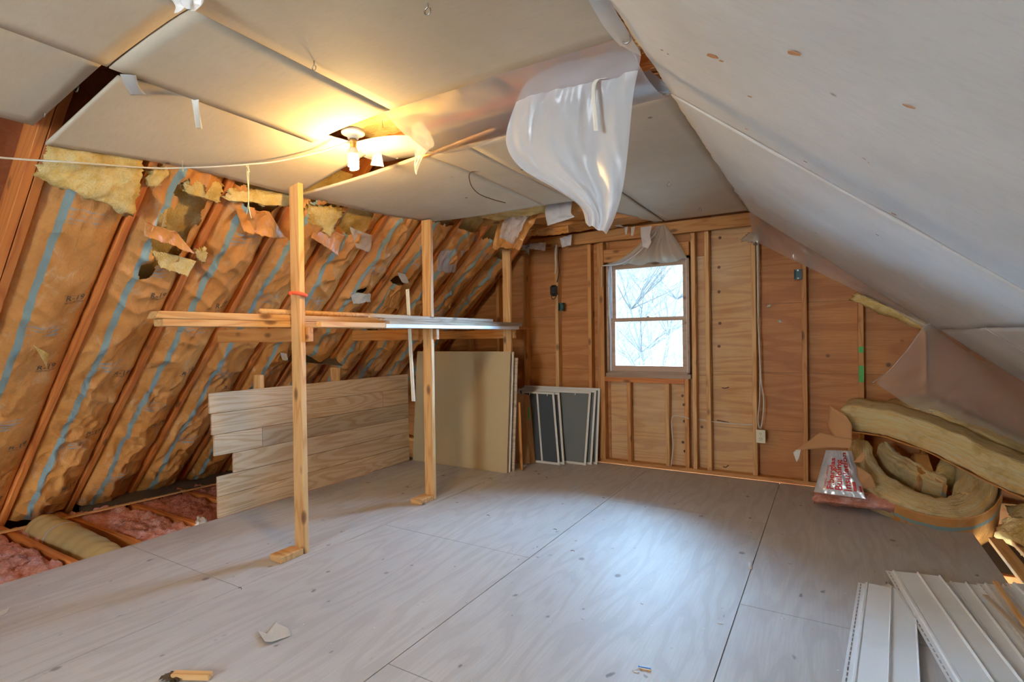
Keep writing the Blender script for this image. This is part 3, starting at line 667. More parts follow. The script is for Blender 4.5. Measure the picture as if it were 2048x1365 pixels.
# torn yellow pieces hanging at the top of the batts
def ypiece(pts, off, th, label, seed, name='torn_fiberglass', mat=None, amp=.022, nu=40, nv=30, group=None):
    c = [atL(q[0], q[1], off if len(q) < 3 else q[2]) for q in pts]
    o = slab(name, c, -nL*th, mat or M_yel, None, amp=amp, fr=9, seed=seed, nu=nu, nv=nv, rough=.5, edge=.03)
    return T(o, label, 'insulation', group)
ypiece([(76, 356, .03), (272, 440, .09), (292, 318, .03), (96, 292, .02)], .06, .07, 'big torn yellow fiberglass slab hanging over the leftmost striped batt', 3)
ypiece([(372, 388, .04), (438, 410, .03), (448, 372, .0), (362, 332, .02)], .04, .04, 'yellow fiberglass scrap curling under the sagging drywall, right of the big slab', 5, amp=.015)
ypiece([(452, 402, .05), (578, 416, .06), (592, 392, .03), (462, 382, .02)], .05, .04, 'yellow fiberglass strip tucked under the drywall, behind the hanging string', 8, amp=.015)
ypiece([(612, 452, .03), (664, 474, .06), (688, 424, .03), (616, 408, .01)], .04, .04, 'pale yellow fiberglass scrap just right of the rack\'s nearest post', 11, amp=.012)
ypiece([(395, 518, .03), (412, 530, .03), (412, 500, .03), (392, 500, .03)], .03, .02, 'small pale fiberglass tuft poking from the torn second batt', 13, amp=.008, nu=12, nv=10)
ypiece([(300, 452, -.01), (330, 462, -.01), (332, 425, -.01), (302, 422, -.01)], 0, .03, 'yellow tuft inside the hole of the second batt', 17, amp=.012, nu=14, nv=12)
ypiece([(292, 372, .03), (312, 378, .03), (345, 342, .01), (306, 336, .02)], .02, .03, 'ragged yellow wisp on the rafter beside the big torn slab', 19, amp=.012, nu=16, nv=10)
# torn facing flaps
def flap(pts, label, seed, lift=.06, mat=None, name='torn_kraft_flap', amp=.02):
    c = [atL(q[0], q[1], .03) for q in pts]
    def f(u, v):
        p = c[0].lerp(c[1], u).lerp(c[3].lerp(c[2], u), v)
        return p + nL*(lift*v*v + amp*(nz(p.y*9+seed, p.z*9)+.6*nz(p.y*24, p.z*24+seed)) + .0) + V((0, 0, -.012*nz(u*14, seed)*v))
    return T(surf(name, f, 26, 20, mat or M_kraftp, None, .0015), label, 'torn paper')
flap([(350, 462), (290, 446), (285, 466), (385, 500)], 'folded kraft flap below the hole in the second batt', 3, .03)
flap([(300, 500), (392, 522), (372, 548), (318, 530)], 'pale torn paper lip across the middle of the second batt', 5, .02, M_yel, amp=.012)
flap([(540, 425), (470, 415), (482, 455), (566, 470)], 'crumpled kraft flap under the yellow strip, left of the rack\'s nearest post', 8, .05)
flap([(640, 452), (690, 470), (668, 500), (612, 462)], 'curled kraft flap under the pale yellow scrap right of the nearest post', 12, .07)
flap([(66, 690), (98, 708), (90, 728), (82, 712)], 'small curled pale tear low on the leftmost striped batt', 15, .03, M_yel, amp=.006)
flap([(700, 455), (745, 470), (735, 500), (708, 490)], 'shiny pale plastic remnant on the batt between the nearer posts', 21, .03, M_film)
flap([(700, 585), (742, 588), (738, 600), (702, 602)], 'pale torn pocket on the batt right of the nearest post', 24, .03, M_paper)
flap([(780, 578), (802, 590), (797, 618), (764, 612)], 'square pale paper patch left of the middle post', 27, .01, M_kraftp, amp=.008)
flap([(795, 545), (815, 550), (812, 560), (798, 558)], 'small white curl of paper beside the middle post', 29, .05, M_paper, amp=.004)
flap([(880, 500), (930, 500), (905, 540), (868, 535)], 'shiny crumpled facing right of the middle post under the ceiling edge', 31, .05, M_film)
flap([(560, 705), (574, 708), (574, 718), (562, 716)], 'small white curl beside the nearest post', 33, .03, M_paper, amp=.004)
# ------------------------------------------------------------------ lumber rack
def rack():
    r = empty('lumber_rack', (-2.8, 3.3, 0)); T(r, 'home-made lumber rack of three tall posts with arms to the roof slope, carrying boards', 'lumber rack')
    PX = -2.795
    for k, (y, ztop) in enumerate(((2.13, 2.30), (3.36, 2.26), (4.60, 2.20))):
        beam('post', (PX, y, 0), (PX, y, ztop), .038, .089, M_woodp, r, up=(1, 0, 0), cuts=6, warp=.003, seed=k, bev=.004)
        zb = (1.336, 1.336, 1.336)[k]
        beam('arm', (PX-.90, y+.040, zb), (PX+.065, y+.040, zb), .038, .088, M_wood, r, bev=.003)
        if k < 2:
            # foot block screwed beside the post, with its offcut end towards the room
            beam('foot_block', (PX-.060, y-.100, .0195), (PX+.045, y-.100, .0195), .155, .038, M_woodp, r, bev=.003)
    return r
rack()
T(tube('red_flagging', [(-2.838, 2.105, 1.59), (-2.845, 2.16, 1.60), (-2.75, 2.155, 1.575), (-2.745, 2.10, 1.585), (-2.80, 2.098, 1.59)], .012, M_org, n=6), 'bright red flagging tied on the nearest post of the rack', 'flagging tape')
zs = 1.381
def lum(x, y0, y1, z, w, h, mat, label, name='lumber_board', x1=None, **k): return T(beam(name, (x, y0, z+h/2), (x1 if x1 is not None else x, y1, z+h/2), w, h, mat, **k), label, 'board', 'lumber lying on the rack')
lum(-2.895, 1.385, 4.1, zs, .089, .038, M_woodp, 'thick board at the bottom left of the rack, its end sticking out towards the camera')
lum(-2.893, 1.36, 3.55, zs+.0385, .089, .038, M_woodp, 'thick board lying on top of another at the left end of the rack', skew0=.01)
T(tube('round_pole', [(-2.875, 1.93, zs+.094), (-2.88, 3.35, zs+.094)], .017, M_woodp, n=14, sub=1), 'slim round pole on top of the lumber, its round end left of the nearest post', 'pole')
lum(-2.72, 2.22, 2.775, zs, .05, .035, M_woodp, 'short square-edged board on the rack between the nearer two posts')
lum(-2.72, 2.78, 4.66, zs, .05, .030, M_white, 'white-painted strip with nail holes at the front of the rack', name='trim_strip')
lum(-2.725, 2.82, 4.75, zs+.0305, .055, .022, M_grey, 'weathered board with a rounded end in the right half of the rack', x1=-2.74)
lum(-2.73, 2.76, 4.80, zs+.053, .05, .018, M_grey, 'thin weathered board directly below the topmost strip on the rack', x1=-2.76)
lum(-2.745, 2.68, 4.22, zs+.0715, .045, .024, M_grey, 'topmost pale strip across the middle post of the rack')
T(tube('round_pole', [(-2.80, 3.3, zs+.017), (-2.79, 5.02, zs+.017)], .016, M_wood, n=14, sub=1), 'brown round pole poking out past the far end of the rack', 'pole')
# strip hanging through the rack
a = aty(815, 579, 3.22); b = aty(827, 803, 3.22)
T(beam('moulding_strip', a, b, .008, .032, M_white, up=(1, 0, 0), bev=.001), 'thin white moulding strip hanging down beside the middle post', 'moulding')
T(beam('moulding_strip', (a.x+.001, a.y-.006, a.z), (b.x+.001, b.y-.006, b.z+.002), .004, .013, M_ivory, up=(1, 0, 0), bev=.0), 'narrow yellowish strip along the face of the hanging white moulding', 'moulding')

# ------------------------------------------------------------------ plank partition
def partition():
    r = empty('plank_partition', (XL, 3.25, 0)); T(r, 'low partition of long horizontal pine planks standing along the left edge of the floor', 'plank partition')
    H = .927; rows = [.0, .158, .308, .460, .617, .775, H]
    st = [2.235, 2.235, 2.36, 2.215, 2.20, 2.185]
    for k in range(6):
        z0, z1 = rows[k]+.0015, rows[k+1]-.002
        y0, y1 = st[k], 4.31-.001*k
        cut = {3: 2.60, 4: 3.93}.get(k)
        segs = [(y0, cut-.001), (cut+.001, y1)] if cut else [(y0, y1)]
        for a, b in segs:
            beam('plank', (XL-.009+.001*(k % 2), a, (z0+z1)/2), (XL-.009+.001*(k % 2), b, (z0+z1)/2), .018, z1-z0, M_plank, r, bev=.002)
    for y, z in ((2.62, 1.03), (3.39, 1.045)):
        beam('stud', (XL-.066, y, 0), (XL-.066, y, z), .089, .038, M_woodp, r, up=(0, 1, 0))
partition()

# ------------------------------------------------------------------ boards and screens in the far corner
def lean(name, x0, x1, yb, yt, z1, th, mat, label, cat, xs=0, z0=0.0015, parent=None):
    bm = bmesh.new(); f = [V((x0, yb, z0)), V((x1, yb, z0)), V((x1+xs, yt, z1)), V((x0+xs, yt, z1))]
    n = (f[1]-f[0]).cross(f[3]-f[0]).normalized(); vv = [bm.verts.new(p) for p in f]; ww = [bm.verts.new(p-n*th) for p in f]
    bm.faces.new(vv); bm.faces.new(ww[::-1])
    for i in range(4): bm.faces.new((vv[i], ww[i], ww[(i+1) % 4], vv[(i+1) % 4]))
    bmesh.ops.recalc_face_normals(bm, faces=bm.faces)
    o = finish(bm, name, mat, parent); 
    if label: T(o, label, cat)
    return o
lean('fiberboard_sheet', -3.845, -2.665, 4.33, 4.43, 1.165, .012, M_tan, 'large tan fibreboard sheet leaning in the far left corner behind the middle post', 'board')
lean('drywall_board', -3.78, -2.655, 4.375, 4.475, 1.16, .010, M_core, 'thin pale-edged board leaning directly behind the large tan sheet', 'board')
lean('drywall_board', -3.70, -2.635, 4.42, 4.515, 1.10, .012, M_grey, 'third board leaning behind the tan sheet, just showing its edge', 'board')
T(beam('scrap_stick', (-2.60, 4.50, 0.002), (-2.645, 4.545, .66), .02, .045, M_wood), 'short wooden stick standing on end against the boards behind the tan sheet', 'stick')
# brown carton
def carton():
    f = [aty(1026, 925, 4.72), aty(1062, 926, 4.72), aty(1044, 787, 4.90), aty(1026, 790, 4.90)]
    f[0].z = f[1].z = .002
    q = [V((-2.86, 4.70, .002)), V((-2.64, 4.76, .002)), V((-2.79, 4.93, .70)), V((-2.90, 4.87, .71))]
    bm = bmesh.new(); d = V((.03, .16, .0)); d = V((.06, .10, 0))
    vv = [bm.verts.new(p) for p in q]; ww = [bm.verts.new(p+V((.02, .075, 0)) if i < 2 else p+V((.03, .06, -.02))) for i, p in enumerate(q)]
    bm.faces.new(vv); bm.faces.new(ww[::-1])
    for i in range(4): bm.faces.new((vv[i], ww[i], ww[(i+1) % 4], vv[(i+1) % 4]))
    bmesh.ops.recalc_face_normals(bm, faces=bm.faces)
    bmesh.ops.bevel(bm, geom=bm.edges[:], offset=.006, segments=2, affect='EDGES')
    o = finish(bm, 'cardboard_box', M_carton, None); T(o, 'flat brown cardboard box leaning against the window screens', 'box')
    a = q[1].lerp(q[2], .62); b = q[1].lerp(q[2], .80); n = V((.02, -.002, 0)); g = beam('green_sticker', a+V((.014, .028, 0)), b+V((.016, .026, 0)), .003, .03, M_grn, o, up=(0, 1, 0), bev=0); g['label'] = 'small green sticker'
    return o
carton()
# window screens: frame > mesh, crossbar, clip
def screen(x0, x1, yb, yt, h, xs, label, mesh, bar=None, fw=.022):
    r = empty('window_screen', ((x0+x1)/2, yb, 0)); T(r, label, 'window screen', 'screens leaning on the far wall')
    z0 = .0015
    def Q(u, z, d=0): 
        t = z/h; n = V((0, -1, 0)); return V((x0+(x1-x0)*u+xs*t, yb+(yt-yb)*t, z0+z)) + V((0, -d, 0))
    W = x1-x0
    def bar_(nm, u0, za, u1, zb, w, mat, par, th=.010, d=0):
        a, b = Q(u0, za, d), Q(u1, zb, d); return beam(nm, a, b, th, w, mat, par, up=(tuple((Q(1, h)-Q(0, h)).normalized()) if abs(u0-u1) < .01 else (0, 0, 1)), bev=.0015)
    e = fw/2/W
    bar_('frame_rail', 0, fw/2, 1, fw/2, fw, M_alu, r); bar_('frame_rail', 0, h-fw/2, 1, h-fw/2, fw, M_alu, r)
    bar_('frame_stile', e, fw, e, h-fw, fw, M_alu, r); bar_('frame_stile', 1-e, fw, 1-e, h-fw, fw, M_alu, r)
    f = [Q(2*e, fw), Q(1-2*e, fw), Q(1-2*e, h-fw), Q(2*e, h-fw)]
    bm = bmesh.new(); vv = [bm.verts.new(p) for p in f]; ww = [bm.verts.new(p+V((0, .0015, 0))) for p in f]
    bm.faces.new(vv); bm.faces.new(ww[::-1])
    for i in range(4): bm.faces.new((vv[i], ww[i], ww[(i+1) % 4], vv[(i+1) % 4]))
    finish(bm, 'screen_mesh', mesh, r)
    if bar is not None: bar_('crossbar', bar, fw, bar, h-fw, .018, M_alu, r)
    for u in (.25, .8):
        c = Q(u, h-fw, .008); c2 = Q(u, fw, .008)
        box('clip', c.x-.003, c.x+.003, c.y-.004, c.y+.004, c.z-.018, c.z, M_alu, r)
screen(-2.93, -2.035, 5.06, 5.145, .765, .01, 'rearmost and largest window screen, its pale frame corner nearest the window', M_scrl)
screen(-2.95, -2.075, 5.015, 5.115, .745, .02, 'window screen second from the back, in front of the largest one', M_scrl)
screen(-2.98, -2.12, 4.97, 5.08, .735, .02, 'window screen with pale grey mesh, third from the back of the stack', M_scrl)
screen(-2.73, -2.325, 4.90, 5.03, .715, -.11, 'narrow slanting window screen standing just behind the dark one with a crossbar', M_scr)
screen(-2.74, -2.355, 4.855, 4.985, .72, -.12, 'dark window screen with a vertical crossbar at the front of the stack', M_scr, bar=.48)
screen(-2.80, -2.735, 4.80, 4.95, .71, -.13, 'narrow pale frame piece leaning between the carton and the dark screen', M_scrl, fw=.018)

# ------------------------------------------------------------------ left eave: joists, pink insulation, duct
JY = [1.0, 1.395, 1.745, 2.14, 2.56, 2.98, 3.40, 3.82, 4.24, 4.66]
for i, y in enumerate(JY[:8]):
    lb = ['floor joist at the lower left corner beneath pink insulation', 'floor joist left of the duct', 'floor joist right of the duct, half buried in pink insulation', 'floor joist just left of the plank partition, beside the crumpled scrap', 'floor joist by the near end of the plank partition',
          'floor joist behind the planks, near part', 'floor joist behind the planks, middle part', 'floor joist behind the planks, far part'][i]
    T(beam('floor_joist', (-5.35, y, -.095), (XL-.001, y, -.095), .038, .15, M_woodr), lb, 'floor joist', 'joists of the left eave')
def pinkslab(x0, x1, y0, y1, z, label, seed, mat=None, amp=.035, th=.12):
    c = [V((x0, y0, z)), V((x1, y0, z)), V((x1, y1, z)), V((x0, y1, z))]
    return T(slab('pink_insulation', c, (0, 0, -th), mat or M_pink, None, amp=amp, fr=11, seed=seed, nu=70, nv=26, rough=.7, edge=.02), label, 'insulation', 'pink insulation between the left joists')
pinkslab(-5.2, XL-.02, 1.02, 1.372, -.03, 'pale pink insulation in the lower left corner, nearest the camera', 2)
pinkslab(-5.2, -4.62, 1.42, 1.722, -.05, 'pink insulation behind the duct, under the long laths', 5)
pinkslab(-5.2, XL-.03, 1.77, 2.118, -.035, 'pink insulation right of the duct with a dusty white patch', 9)
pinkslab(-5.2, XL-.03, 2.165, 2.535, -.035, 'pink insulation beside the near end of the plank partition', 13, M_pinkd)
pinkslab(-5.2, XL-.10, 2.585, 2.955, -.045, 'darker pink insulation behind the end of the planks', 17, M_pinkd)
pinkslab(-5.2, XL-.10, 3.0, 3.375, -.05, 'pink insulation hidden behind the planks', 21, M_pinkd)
pinkslab(-5.3, XL-.02, .62, .97, -.05, 'pink insulation under the left edge of the picture', 23)
# duct
def duct():
    r = empty('air_duct', (-4.2, 1.57, -.2)); T(r, 'shiny yellowish insulated air duct lying between two joists at the left', 'air duct')
    pts = [V((-4.95, 1.56, -.06)), V((-4.75, 1.565, -.065)), V((-4.5, 1.57, -.075)), V((-4.25, 1.57, -.09)), V((-4.0, 1.57, -.11)), V((-3.80, 1.57, -.13))]
    def f(u, v):
        t = v*(len(pts)-1); i = min(int(t), len(pts)-2); p = pts[i].lerp(pts[i+1], t-i); a = 2*math.pi*u
        rr = .118+.004*nz(v*22, u*3)+.004*math.sin(v*60)*.5+.006*nz(math.cos(a)*2, v*9, 4); k = 1 if v > .02 else .7
        return p+V((0, math.cos(a)*rr*k, math.sin(a)*rr*k))
    surf('duct_jacket', f, 40, 60, M_duct, r, .0015)
    lathe('duct_band', [(.121, -.01), (.124, 0), (.121, .01)], (-4.6, 1.568, -.071), M_tape, r, axis=(1, 0, 0))
duct()
for k, (a, b, w, lb) in enumerate([((0, 1063), (278, 1001), .022, 'long thin yellow lath running over the joists along the left eave'), ((-20, 1072), (268, 1006), .014, 'thinner lath lying against the long yellow lath')]):
    p0, p1 = atz(*a, .0), atz(*b, .0); d = (p1-p0); p0 = p0-d*.25; p1 = p0+d*2.9
    p0.z = p1.z = -.008+.006*k
    T(beam('wood_lath', p0, p1, w, .008, M_woodp, bev=.001), lb, 'lath')
c = [atz(278, 992, -.02), atz(362, 975, -.02), atz(356, 948, .03), atz(285, 962, .03)]
T(slab('yellow_insulation', [c[0], c[1], c[2]+V((-.05, 0, .02)), c[3]+V((-.05, 0, .02))], (-.10, .02, -.05), M_yel, None, amp=.012, fr=12, seed=4, nu=30, nv=16), 'bright yellow insulation scrap lying at the foot of the batts by the long lath', 'insulation')
T(slab('dark_gap_filler', [V((-5.25, 1.9, .02)), V((-4.95, 1.9, -.03)), V((-4.9, 4.6, -.03)), V((-5.3, 4.6, .03))], (0, 0, -.1), M_dark, None, amp=.03, fr=7, seed=2, nu=12, nv=60), 'dark filler for the shaded gap where the left slope meets the joists', 'insulation')  # dark slab standing in for the shade between batt bottoms and joists
T(slab('crumpled_scrap', [atz(392, 1046, .0), atz(412, 1046, .0), atz(410, 1034, .02), atz(396, 1032, .02)], (0, 0, -.03), M_paper, None, amp=.012, fr=40, seed=5, nu=12, nv=12), 'small crumpled pale scrap on the joist end by the plank partition', 'scrap')

# ------------------------------------------------------------------ ceiling fixture, cable, string, hooks
fx = atz(706, 264, 2.375)
def fixture():
    r = empty('light_fixture', (fx.x, fx.y, fx.z-.2)); T(r, 'bare porcelain lampholder on the ceiling with a lit spiral bulb', 'ceiling light')
    x, y, z = fx.x, fx.y, 2.372
    lathe('porcelain_base', [(.001, .012), (.056, .012), (.060, .004), (.058, -.008), (.045, -.014), (.030, -.022), (.027, -.034), (.001, -.034)], (x, y, z), M_porc, r)
    lathe('extension_socket', [(.001, -.030), (.0175, -.030), (.0175, -.060), (.0165, -.062), (.0175, -.066), (.0165, -.070), (.0175, -.074), (.0165, -.078), (.0175, -.080), (.001, -.080)], (x, y, z), M_woodp if False else plain('brass_socket', (.62, .42, .16), .35, .8), r)
    b = lathe('bulb_ballast', [(.001, -.078), (.016, -.078), (.022, -.090), (.027, -.104), (.027, -.122), (.021, -.126), (.001, -.126)], (x, y, z), M_porc, r)
    pts = []
    for k in range(130):
        t = k/129; a = t*2*math.pi*3.5; rr = .022
        pts.append(V((x+rr*math.cos(a), y+rr*math.sin(a), z-.130-.056*t)))
    bm = bmesh.new(); bm_tube(bm, pts, .0062, 8); g = finish(bm, 'spiral_tube', M_bulb, r, None, True); g['label'] = 'glowing spiral bulb'
    box('pull_chain', x-.036, x-.0345, y-.002, y, z-.30+.20, z-.03, M_metal, r)
fixture()
zcb = lambda q, d: atz(q[0], q[1], d)
T(tube('cable', [atL(-40, 312, .10), atL(60, 320, .10), atL(150, 325, .13), atz(300, 336, 2.18), atz(400, 335, 2.20), atz(496, 329, 2.235), atz(560, 322, 2.27), atz(640, 304, 2.31), V((fx.x-.02, fx.y-.01, 2.325)), V((fx.x, fx.y-.018, 2.325))], .0042, M_cable, sub=6), 'white cable looping across the left rafters to the lampholder', 'cable')
T(tube('cable_tie', [atz(365, 322, 2.22), atz(365, 336, 2.205), atz(366, 342, 2.19)], .0025, M_cable, n=6), 'short white tie holding the cable to the sagging drywall', 'tie')
h0 = atz(496, 331, 2.235)
T(tube('string', [h0, atz(494, 345, 2.215)+V((0, 0, 0)), V((h0.x, h0.y, 2.10)), V((h0.x, h0.y+.0, 2.02)), V((h0.x+.006, h0.y+.01, 1.955))], .0022, M_ivory, n=6), 'string hanging from the cable in front of the batts, its right strand', 'string')
T(tube('string', [h0+V((.004, 0, 0)), V((h0.x+.003, h0.y, 2.11)), V((h0.x-.004, h0.y, 2.03)), V((h0.x-.012, h0.y-.005, 1.975))], .0018, M_ivory, n=6), 'string hanging from the cable in front of the batts, its left strand', 'string')
bm = bmesh.new()
pp = [V((h0.x+random.uniform(-.010, .010), h0.y+random.uniform(-.010, .010), 2.235-.004*k)) for k in range(12)]
bm_tube(bm, pp, .003, 6); T(finish(bm, 'string_knot', M_ivory, None, None, True), 'tangled knot where the strings are tied to the cable', 'knot')
def hook(px, py, z, label, lean_=(0, 1), s=1.0):
    c = atz(px, py, z); pts = [c+V((0, 0, .012)), c+V((0, 0, -.006*s))]
    for k in range(11):
        a = -math.pi/2+k*1.55*math.pi/10*1.1
        pts.append(c+V((.010*s*math.cos(a+math.pi)*lean_[1]+.0, .010*s*math.cos(a+math.pi)*lean_[0], -.017*s+.010*s*math.sin(a+math.pi))))
    T(tube('screw_hook', pts, .0022*s, M_metal, n=7, sub=2), label, 'hook')
hook(153, 163, 2.36, 'screw hook in the dark gap at the upper left, right of the other one', s=1.5)
hook(88, 218, 2.28, 'small screw hook at the end of the drywall, leftmost in the picture', s=1.2)
hook(580, 303, 2.345, 'screw hook in the sagging drywall just above the cable')
hook(628, 127, 2.37, 'screw hook on the ceiling seam at the upper left')
hook(1253, 62, 2.375, 'large screw hook at the torn top edge of the right slope', s=1.6)
hook(1338, 363, 2.372, 'screw hook in the far ceiling sheet left of the slope', s=1.3)
hook(1400, 416, 2.372, 'small screw hook in the far ceiling sheet nearest the beam', s=1.2)
hook(855, 10, 2.372, 'bent nail head in the ceiling at the top of the picture', s=1.2)
T(tube('bent_wire', [atz(965, 343, 2.372), atz(940, 346, 2.36), atz(942, 370, 2.31), atz(958, 388, 2.29), atz(985, 399, 2.285), atz(1011, 406, 2.28)], .0032, M_rust, n=7, sub=6), 'dark bent wire poking down from the grey ceiling sheet', 'wire')
T(tube('nail', [atz(764, 240, 2.44), atz(766, 256, 2.39)], .0018, M_rust, n=6), 'single nail hanging in the gap above the lampholder', 'nail')
# tapes at the sagging strip
def strip(name, rows, th, mat, label, cat, n=16, wob=.003):
    L = [V(a) for a, b in rows]; R = [V(b) for a, b in rows]
    f0 = loft(L, R, 0, 3, wob)
    return T(surf(name, f0, 4, n, mat, None, th), label, cat)
strip('duct_tape', [(atz(240, 148, 2.338), atz(272, 150, 2.338)), (atz(250, 172, 2.315), atz(278, 172, 2.315)), (atz(262, 190, 2.305), atz(291, 188, 2.305))], .001, M_tape, 'grey duct tape strip holding the near corner of the sagging drywall', 'tape')
strip('duct_tape', [(atz(383, 190, 2.352), atz(384, 202, 2.350)), (atz(400, 191, 2.352), atz(402, 202, 2.350)), (atz(411, 194, 2.352), atz(409, 200, 2.350))], .001, M_tape, 'short grey tape piece where the white masking tape hangs', 'tape')
strip('masking_tape', [(atz(382, 196, 2.350), atz(398, 194, 2.350)), (atz(386, 215, 2.315), atz(398, 214, 2.315)), (atz(389, 236, 2.285), atz(401, 236, 2.285)), (atz(392, 257, 2.26), atz(405, 258, 2.262))], .001, M_mask, 'white masking tape strip dangling from the sagging drywall', 'tape')
p = atz(1185, 108, 2.36); 
strip('masking_tape', [(V((p.x-.012, 2.03, 2.33)), V((p.x+.012, 2.03, 2.33))), (aty(1184, 170, 2.02), aty(1192, 170, 2.02)), (aty(1188, 262, 2.01), aty(1197, 262, 2.01))], .001, M_mask, 'long thin tape strip hanging in front of the big plastic sheet', 'tape')
q = atz(760, 300, 2.372)
strip('paper_tape', [(aty(745, 300, q.y), aty(762, 300, q.y)), (aty(745, 315, q.y), aty(764, 315, q.y)), (aty(741, 331, q.y), aty(768, 334, q.y))], .001, M_mask, 'stub of drywall paper tape hanging right of the spiral bulb', 'tape', wob=.002)
# top-left shred of plastic at the ceiling seam
for k, (pts, lb) in enumerate([(((352, -8), (362, 12), (352, 27)), 'left shred of plastic hanging at the top left ceiling seam'), (((372, -10), (372, 6), (378, 18)), 'middle shred of plastic hanging at the top left ceiling seam'), (((396, -12), (394, 8), (386, 22)), 'right shred of plastic hanging at the top left ceiling seam')]):
    a = atz(*pts[0], 2.372); w = V((.02, .01, 0))
    b = atz(*pts[1], 2.35); c = atz(*pts[2], 2.33)
    strip('plastic_shred', [(a-w, a+w), (b-w*.8, b+w*.8), (c-w*.3, c+w*.3)], .0008, M_filmc, lb, 'plastic', wob=.006)

# insulation above the long gap
T(slab('yellow_insulation', [V((-2.3, 1.90, 2.46)), V((-1.35, 1.90, 2.48)), V((-1.35, 2.44, 2.48)), V((-2.3, 2.44, 2.46))], (0, 0, .07), M_yel, None, amp=.02, fr=8, seed=31, nu=50, nv=30), 'yellow insulation showing in the ceiling gap beside the lampholder', 'insulation')
T(slab('yellow_insulation', [V((-1.33, 1.90, 2.50)), V((-.50, 1.90, 2.50)), V((-.50, 2.44, 2.50)), V((-1.33, 2.44, 2.50))], (0, 0, .04), M_kraftp, None, amp=.025, fr=6, seed=34, nu=50, nv=30), 'crumpled brown facing showing through the clear plastic in the ceiling gap', 'insulation')
T(slab('yellow_insulation', [V((XE-.02, 1.0, 2.40)), V((XE+.10, 1.0, 2.40)), V((XE+.10, 2.4, 2.40)), V((XE-.02, 2.4, 2.40))], (0, 0, .05), M_yel, None, amp=.02, fr=9, seed=37, nu=14, nv=60), 'brownish insulation in the crack between ceiling and right slope', 'insulation')
T(beam('broken_lath', atz(835, 318, 2.366), atz(990, 258, 2.366), .02, .012, M_woodp, bev=.001), 'splintered pale wood strip along the far edge of the ceiling gap', 'wood strip')
T(beam('wood_strip', atz(600, 256, 2.366), atz(695, 283, 2.366), .012, .006, M_mask, bev=.001), 'pale strip of tape along the ceiling seam left of the bulb', 'tape')
T(beam('wood_strip', atz(722, 291, 2.366), atz(795, 317, 2.366), .012, .006, M_mask, bev=.001), 'pale strip of tape along the ceiling seam right of the bulb', 'tape')
# framing and torn batts above the open ceiling at the far left
T(slab('yellow_insulation', [V((-2.75, 3.95, 2.40)), V((-2.10, 3.95, 2.40)), V((-2.10, 4.24, 2.40)), V((-2.75, 4.24, 2.40))], (0, 0, .08), M_yel, None, amp=.02, fr=8, seed=41, nu=30, nv=24), 'yellow insulation exposed just beyond the far edge of the ceiling', 'insulation')
T(slab('ceiling_batt', [V((-2.72, 4.32, 2.40)), V((-1.62, 4.32, 2.40)), V((-1.62, 4.68, 2.40)), V((-2.72, 4.68, 2.40))], (0, 0, .08), M_kraftp, None, amp=.03, fr=6, seed=44, nu=50, nv=24), 'crumpled kraft batt between the exposed ceiling joists', 'insulation batt')
T(slab('ceiling_batt', [V((-2.72, 4.76, 2.39)), V((-1.42, 4.76, 2.39)), V((-1.42, 5.10, 2.39)), V((-2.72, 5.10, 2.39))], (0, 0, .08), M_kraftp, None, amp=.03, fr=6, seed=47, nu=50, nv=24), 'crumpled kraft batt between the last ceiling joist and the far wall', 'insulation batt')
def crumple(name, c, label, mat, amp=.03, fr=9, seed=0, n=30, th=.0015, cat='plastic'):
    c = [V(p) for p in c]
    def f(u, v):
        p = c[0].lerp(c[1], u).lerp(c[3].lerp(c[2], u), v)
        return p+V((.3, -1, .3)).normalized()*amp*(1-2*abs(nz(p.x*fr+seed, p.z*fr*.7, p.y*fr))+.5*nz(p.x*fr*3, p.z*fr*3, seed))+V((0, 0, .012*nz(u*19, seed)*v))
    return T(surf(name, f, n, n, mat, None, th), label, cat)
crumple('hanging_batt', [aty(1000, 428, 4.26), aty(1088, 410, 4.24), aty(1040, 503, 4.30), aty(985, 498, 4.32)], 'shiny crumpled facing drooping from the open ceiling above the farthest post', M_kraftp, .05, 6, seed=21, n=60, cat='insulation batt')
crumple('plastic_shred', [aty(1008, 430, 4.20), aty(1070, 416, 4.19), aty(1030, 490, 4.23), aty(1000, 480, 4.24)], 'pale plastic shred over the drooping facing above the farthest post', M_film, .05, 7, seed=24, n=50)
crumple('torn_foil', [aty(868, 448, 3.95), aty(960, 470, 4.3), aty(955, 485, 4.3), aty(880, 470, 3.95)], 'torn silvery facing scrap at the ceiling edge right of the middle post', M_film, .02, seed=3)
crumple('torn_plastic', [aty(1035, 492, 5.05), aty(1092, 485, 5.05), aty(1090, 502, 5.05), aty(1050, 498, 5.05)], 'small bluish plastic shred on top of the far wall left of the black cable', M_filmc, .02, seed=8)
crumple('torn_plastic', [aty(1120, 478, 5.03), aty(1144, 470, 5.03), aty(1142, 492, 5.03), aty(1124, 496, 5.03)], 'bluish plastic shred directly above the black junction box', M_filmc, .02, seed=11)
crumple('torn_kraft', [aty(1060, 452, 4.72), aty(1135, 440, 4.74), aty(1138, 468, 4.74), aty(1050, 475, 4.74)], 'torn kraft paper drooping under the last ceiling joist', M_kraftp, .02, seed=14, cat='torn paper')

